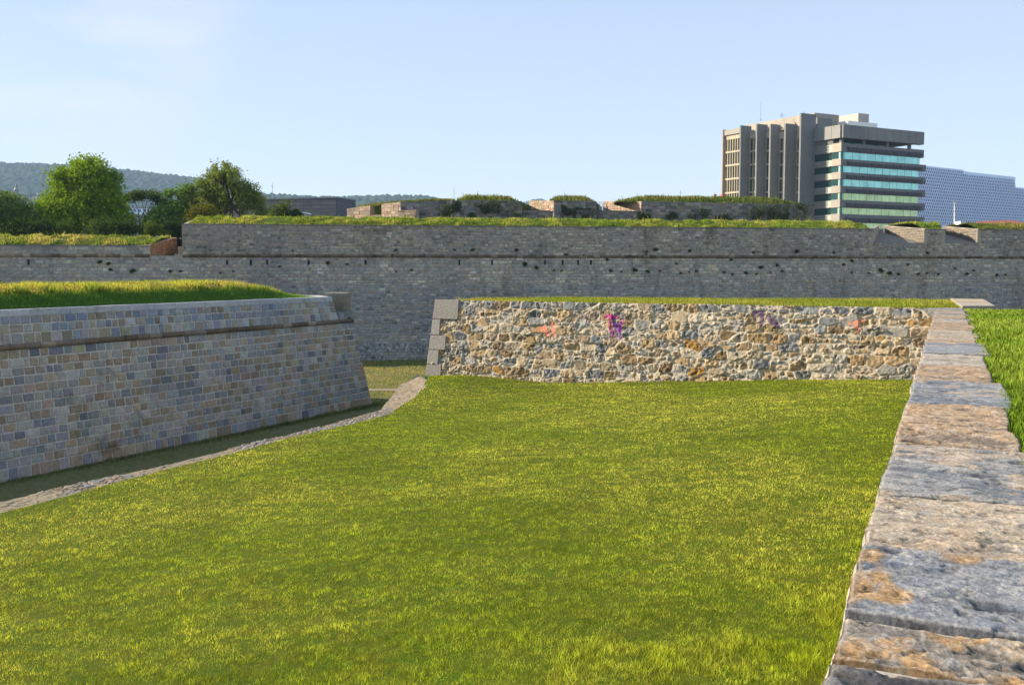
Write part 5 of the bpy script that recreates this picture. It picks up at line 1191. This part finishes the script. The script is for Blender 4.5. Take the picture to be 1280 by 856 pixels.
tree('dark_tree', 'dark green tree between the big bright tree and the olive tree', 103, 150, 240, 232, 297, T3, 26000, (.035, .10, .03), (.15, .26, .05), .2, 2, 23)
T3b = [(.0, .62, .13, .5), (.15, .78, .14, .4), (.32, .86, .15, .35), (.5, .9, .14, .35), (.66, .93, .14, .3), (.82, .84, .13, .4), (.98, .7, .15, .5), (.02, .35, .12), (.05, .1, .14), (.9, .5, .14)]
tree('arching_tree', 'thin tree whose upper branches arch over the gap with the pale house', 110, 148, 205, 238, 292, T3b, 9000, (.03, .07, .02), (.10, .15, .04), .19, 2, 24, .1)
T4 = [(.40, .80, .14, .7), (.55, .72, .17, .6), (.3, .66, .16, .6), (.22, .5, .16, .6), (.5, .5, .2, .6), (.72, .58, .16, .6), (.86, .4, .14, .7), (.7, .32, .2, .6), (.35, .28, .2, .6), (.93, .2, .1), (.44, .96, .09), (.62, .88, .07), (.1, .35, .1)]
tree('olive_green_tree', 'rounded olive-green tree with open twiggy crown near the end of the high rampart', 103, 232, 331, 205, 278, T4 + [(.45, .65, .2), (.6, .45, .2), (.3, .45, .16), (.8, .5, .14), (.5, .85, .13)], 34000, (.06, .12, .035), (.29, .34, .08), .17, 4, 25, .2)
bush(252, 268, 99, 1.6, 'yellow-green bush at the foot of the olive-green tree', 4000, (.06, .09, .01), (.20, .19, .03), size=.16)
bush(190, 286.5, 97.5, 1.0, 'light green bush behind the brick embrasure', 1800, (.05, .09, .012), (.15, .19, .035), size=.13)
bush(214, 288, 98.5, 1.3, 'dark scrub between the light bush and the high rampart', 2500, (.012, .034, .012), (.04, .075, .02), size=.16)
for i, (px, py, r, lb) in enumerate(((20, 290, 2.1, 'low hedge-like bush left of the big tree'), (70, 288, 2.3, 'dark bush at the left foot of the big tree'), (118, 290, 2.0, 'dark bush at the right foot of the big tree'), (150, 290, 1.6, 'scrubby bush below the pale house'), (-12, 290, 2.2, 'bush at the left frame edge'), (45, 292, 1.6, 'pale bush in the dip between the two left trees'))):
    bush(px, py, 100.5 + i * .2, r, lb, 4500, (.02, .06, .018), (.10, .16, .03), size=.17)
# ================================================================== HILLS
def hill(name, sky, Yf, Yr, label, cell, bh, zback=.7, x0=None, x1=None):
    xs_ = [at_y(p[0], p[1], Yr)[0] for p in sky]; zs_ = [at_y(p[0], p[1], Yr)[2] for p in sky]
    xa, xb = xs_[0], xs_[-1]; nx = int((xb - xa) / cell); ny = int((Yr - Yf) * 1.15 / cell * .8)
    x = np.linspace(xa, xb, nx); t = np.linspace(0, 1.15, ny); X_, T_ = np.meshgrid(x, t)
    rg = np.interp(X_, xs_, zs_); g = np.where(T_ <= 1, sstep(0, 1, T_) * .65 + .35 * T_, 1 - (T_ - 1) * 1.2)
    Yy = Yf + (Yr - Yf) * T_; Zz = 2 + (rg - 2) * g
    amp = sstep(0, .2, T_)
    Zz = Zz - amp * 14 * (1 - T_ / 1.2) * fbm(X_ / 160, Yy / 220, 3, 200)
    f1_, f2_, idd = worley(X_, Yy, 1 / (cell * 3.), 210)
    Zz = Zz + amp * bh * (1 - f1_) * (.3 + 1.2 * idd) - bh * .8 * amp
    tag(mesh(name, np.c_[X_.ravel(), Yy.ravel(), Zz.ravel()], gridfaces(nx, ny), M['hill'], smooth=False), kind='structure')
hill('wooded_hill', [(-420, 240), (-200, 214), (-60, 204), (0, 203), (50, 205), (105, 206.5), (150, 211), (200, 216.5), (240, 221), (285, 230), (330, 241.5), (360, 246), (400, 252), (460, 270)], 1150, 2700, '', 4.5, 9)
hill('wooded_hill', [(250, 262), (300, 246), (340, 242), (400, 245.5), (440, 245), (480, 243.5), (530, 243.5), (556, 248), (575, 256), (600, 266)], 1300, 2200, '', 4., 8)
hill('distant_hill', [(600, 262), (630, 256), (655, 250), (668, 246.5), (680, 248), (700, 255), (760, 266)], 2600, 3300, '', 14., 9)
# ================================================================== HAZE
m, nt, bs, nd, lk = newmat('haze_air'); nd.remove(bs); pv = N(nt, 'ShaderNodeVolumePrincipled'); pv.inputs['Color'].default_value = (.48, .68, 1, 1); pv.inputs['Density'].default_value = HAZE = .00012; pv.inputs['Anisotropy'].default_value = 0
lk.new(pv.outputs[0], nd['Material Output'].inputs['Volume'])
m_ = MB(); m_.box(-3200, 3200, -60, 3450, -1.2, 420); hz = m_.build('haze', m); tag(hz, kind='stuff')
# ================================================================== CAMERA, SUN, SKY
cam = bpy.data.cameras.new('camera'); co = bpy.data.objects.new('camera', cam); COL.objects.link(co); co.location = (0, 0, EYE); co.rotation_euler = (math.pi / 2 - PITCH, 0, 0)
cam.sensor_width = 36; cam.lens = F * 36 / 1280; cam.clip_end = 30000; cam.clip_start = .05; scene.camera = co
EL, TH = math.radians(24.5), math.radians(9.5)
S = np.array([-math.cos(TH) * math.cos(EL), math.sin(TH) * math.cos(EL), math.sin(EL)])
from mathutils import Vector
sl_ = bpy.data.lights.new('sun', 'SUN'); sl_.energy = 4.3; sl_.angle = math.radians(.5); sl_.color = (1, .86, .66)
so = bpy.data.objects.new('sun', sl_); COL.objects.link(so); so.rotation_euler = Vector(tuple(S)).to_track_quat('Z', 'Y').to_euler(); so.location = (-60, 20, 60)
w = bpy.data.worlds.new('World'); scene.world = w; w.use_nodes = True; nt = w.node_tree; bg = nt.nodes['Background']
sk = N(nt, 'ShaderNodeTexSky', sky_type='NISHITA', sun_disc=False); sk.sun_elevation = EL; sk.sun_rotation = math.atan2(S[0], S[1]); sk.air_density = 1.0; sk.dust_density = .2; sk.ozone_density = 1.5; sk.altitude = 400
# thin cloud wisps high at the left
tc = N(nt, 'ShaderNodeTexCoord'); mp = N(nt, 'ShaderNodeMapping'); mp.inputs['Scale'].default_value = (5, 3, 16); mp.inputs['Rotation'].default_value = (0, .5, 0); nt.links.new(tc.outputs['Generated'], mp.inputs[0])
nz = N(nt, 'ShaderNodeTexNoise'); nz.inputs['Scale'].default_value = 1.1; nz.inputs['Detail'].default_value = 5; nt.links.new(mp.outputs[0], nz.inputs['Vector'])
dot = N(nt, 'ShaderNodeVectorMath', operation='DOT_PRODUCT'); dv = nrm((-.46, .87, .27)); dot.inputs[1].default_value = tuple(dv); nt.links.new(tc.outputs['Generated'], dot.inputs[0])
msk = ramp(nt, dot.outputs['Value'], .972, .996); cm = ramp(nt, nz.outputs[0], .42, .68)
mu = N(nt, 'ShaderNodeMath', operation='MULTIPLY'); nt.links.new(msk, mu.inputs[0]); nt.links.new(cm, mu.inputs[1]); mu2 = N(nt, 'ShaderNodeMath', operation='MULTIPLY'); mu2.inputs[1].default_value = .95; nt.links.new(mu.outputs[0], mu2.inputs[0])
sz = N(nt, 'ShaderNodeSeparateXYZ'); nt.links.new(tc.outputs['Generated'], sz.inputs[0]); pale = ramp(nt, sz.outputs[2], .0, .30, (2.45, 2.58, 2.8), (1.72, 2.12, 2.80)); skb = mixc(nt, 'MIX', .8, sk.outputs[0], pale)
skc = mixc(nt, 'MIX', mu2.outputs[0], skb, (3.1, 3.1, 3.15))
nt.links.new(skc, bg.inputs['Color']); bg.inputs['Strength'].default_value = .12
scene.view_settings.view_transform = 'Standard'; scene.view_settings.look = 'None'; scene.view_settings.exposure = 1.35; scene.view_settings.gamma = 1
scene.cycles.max_bounces = 6; scene.cycles.volume_bounces = 1; scene.cycles.use_denoising = True
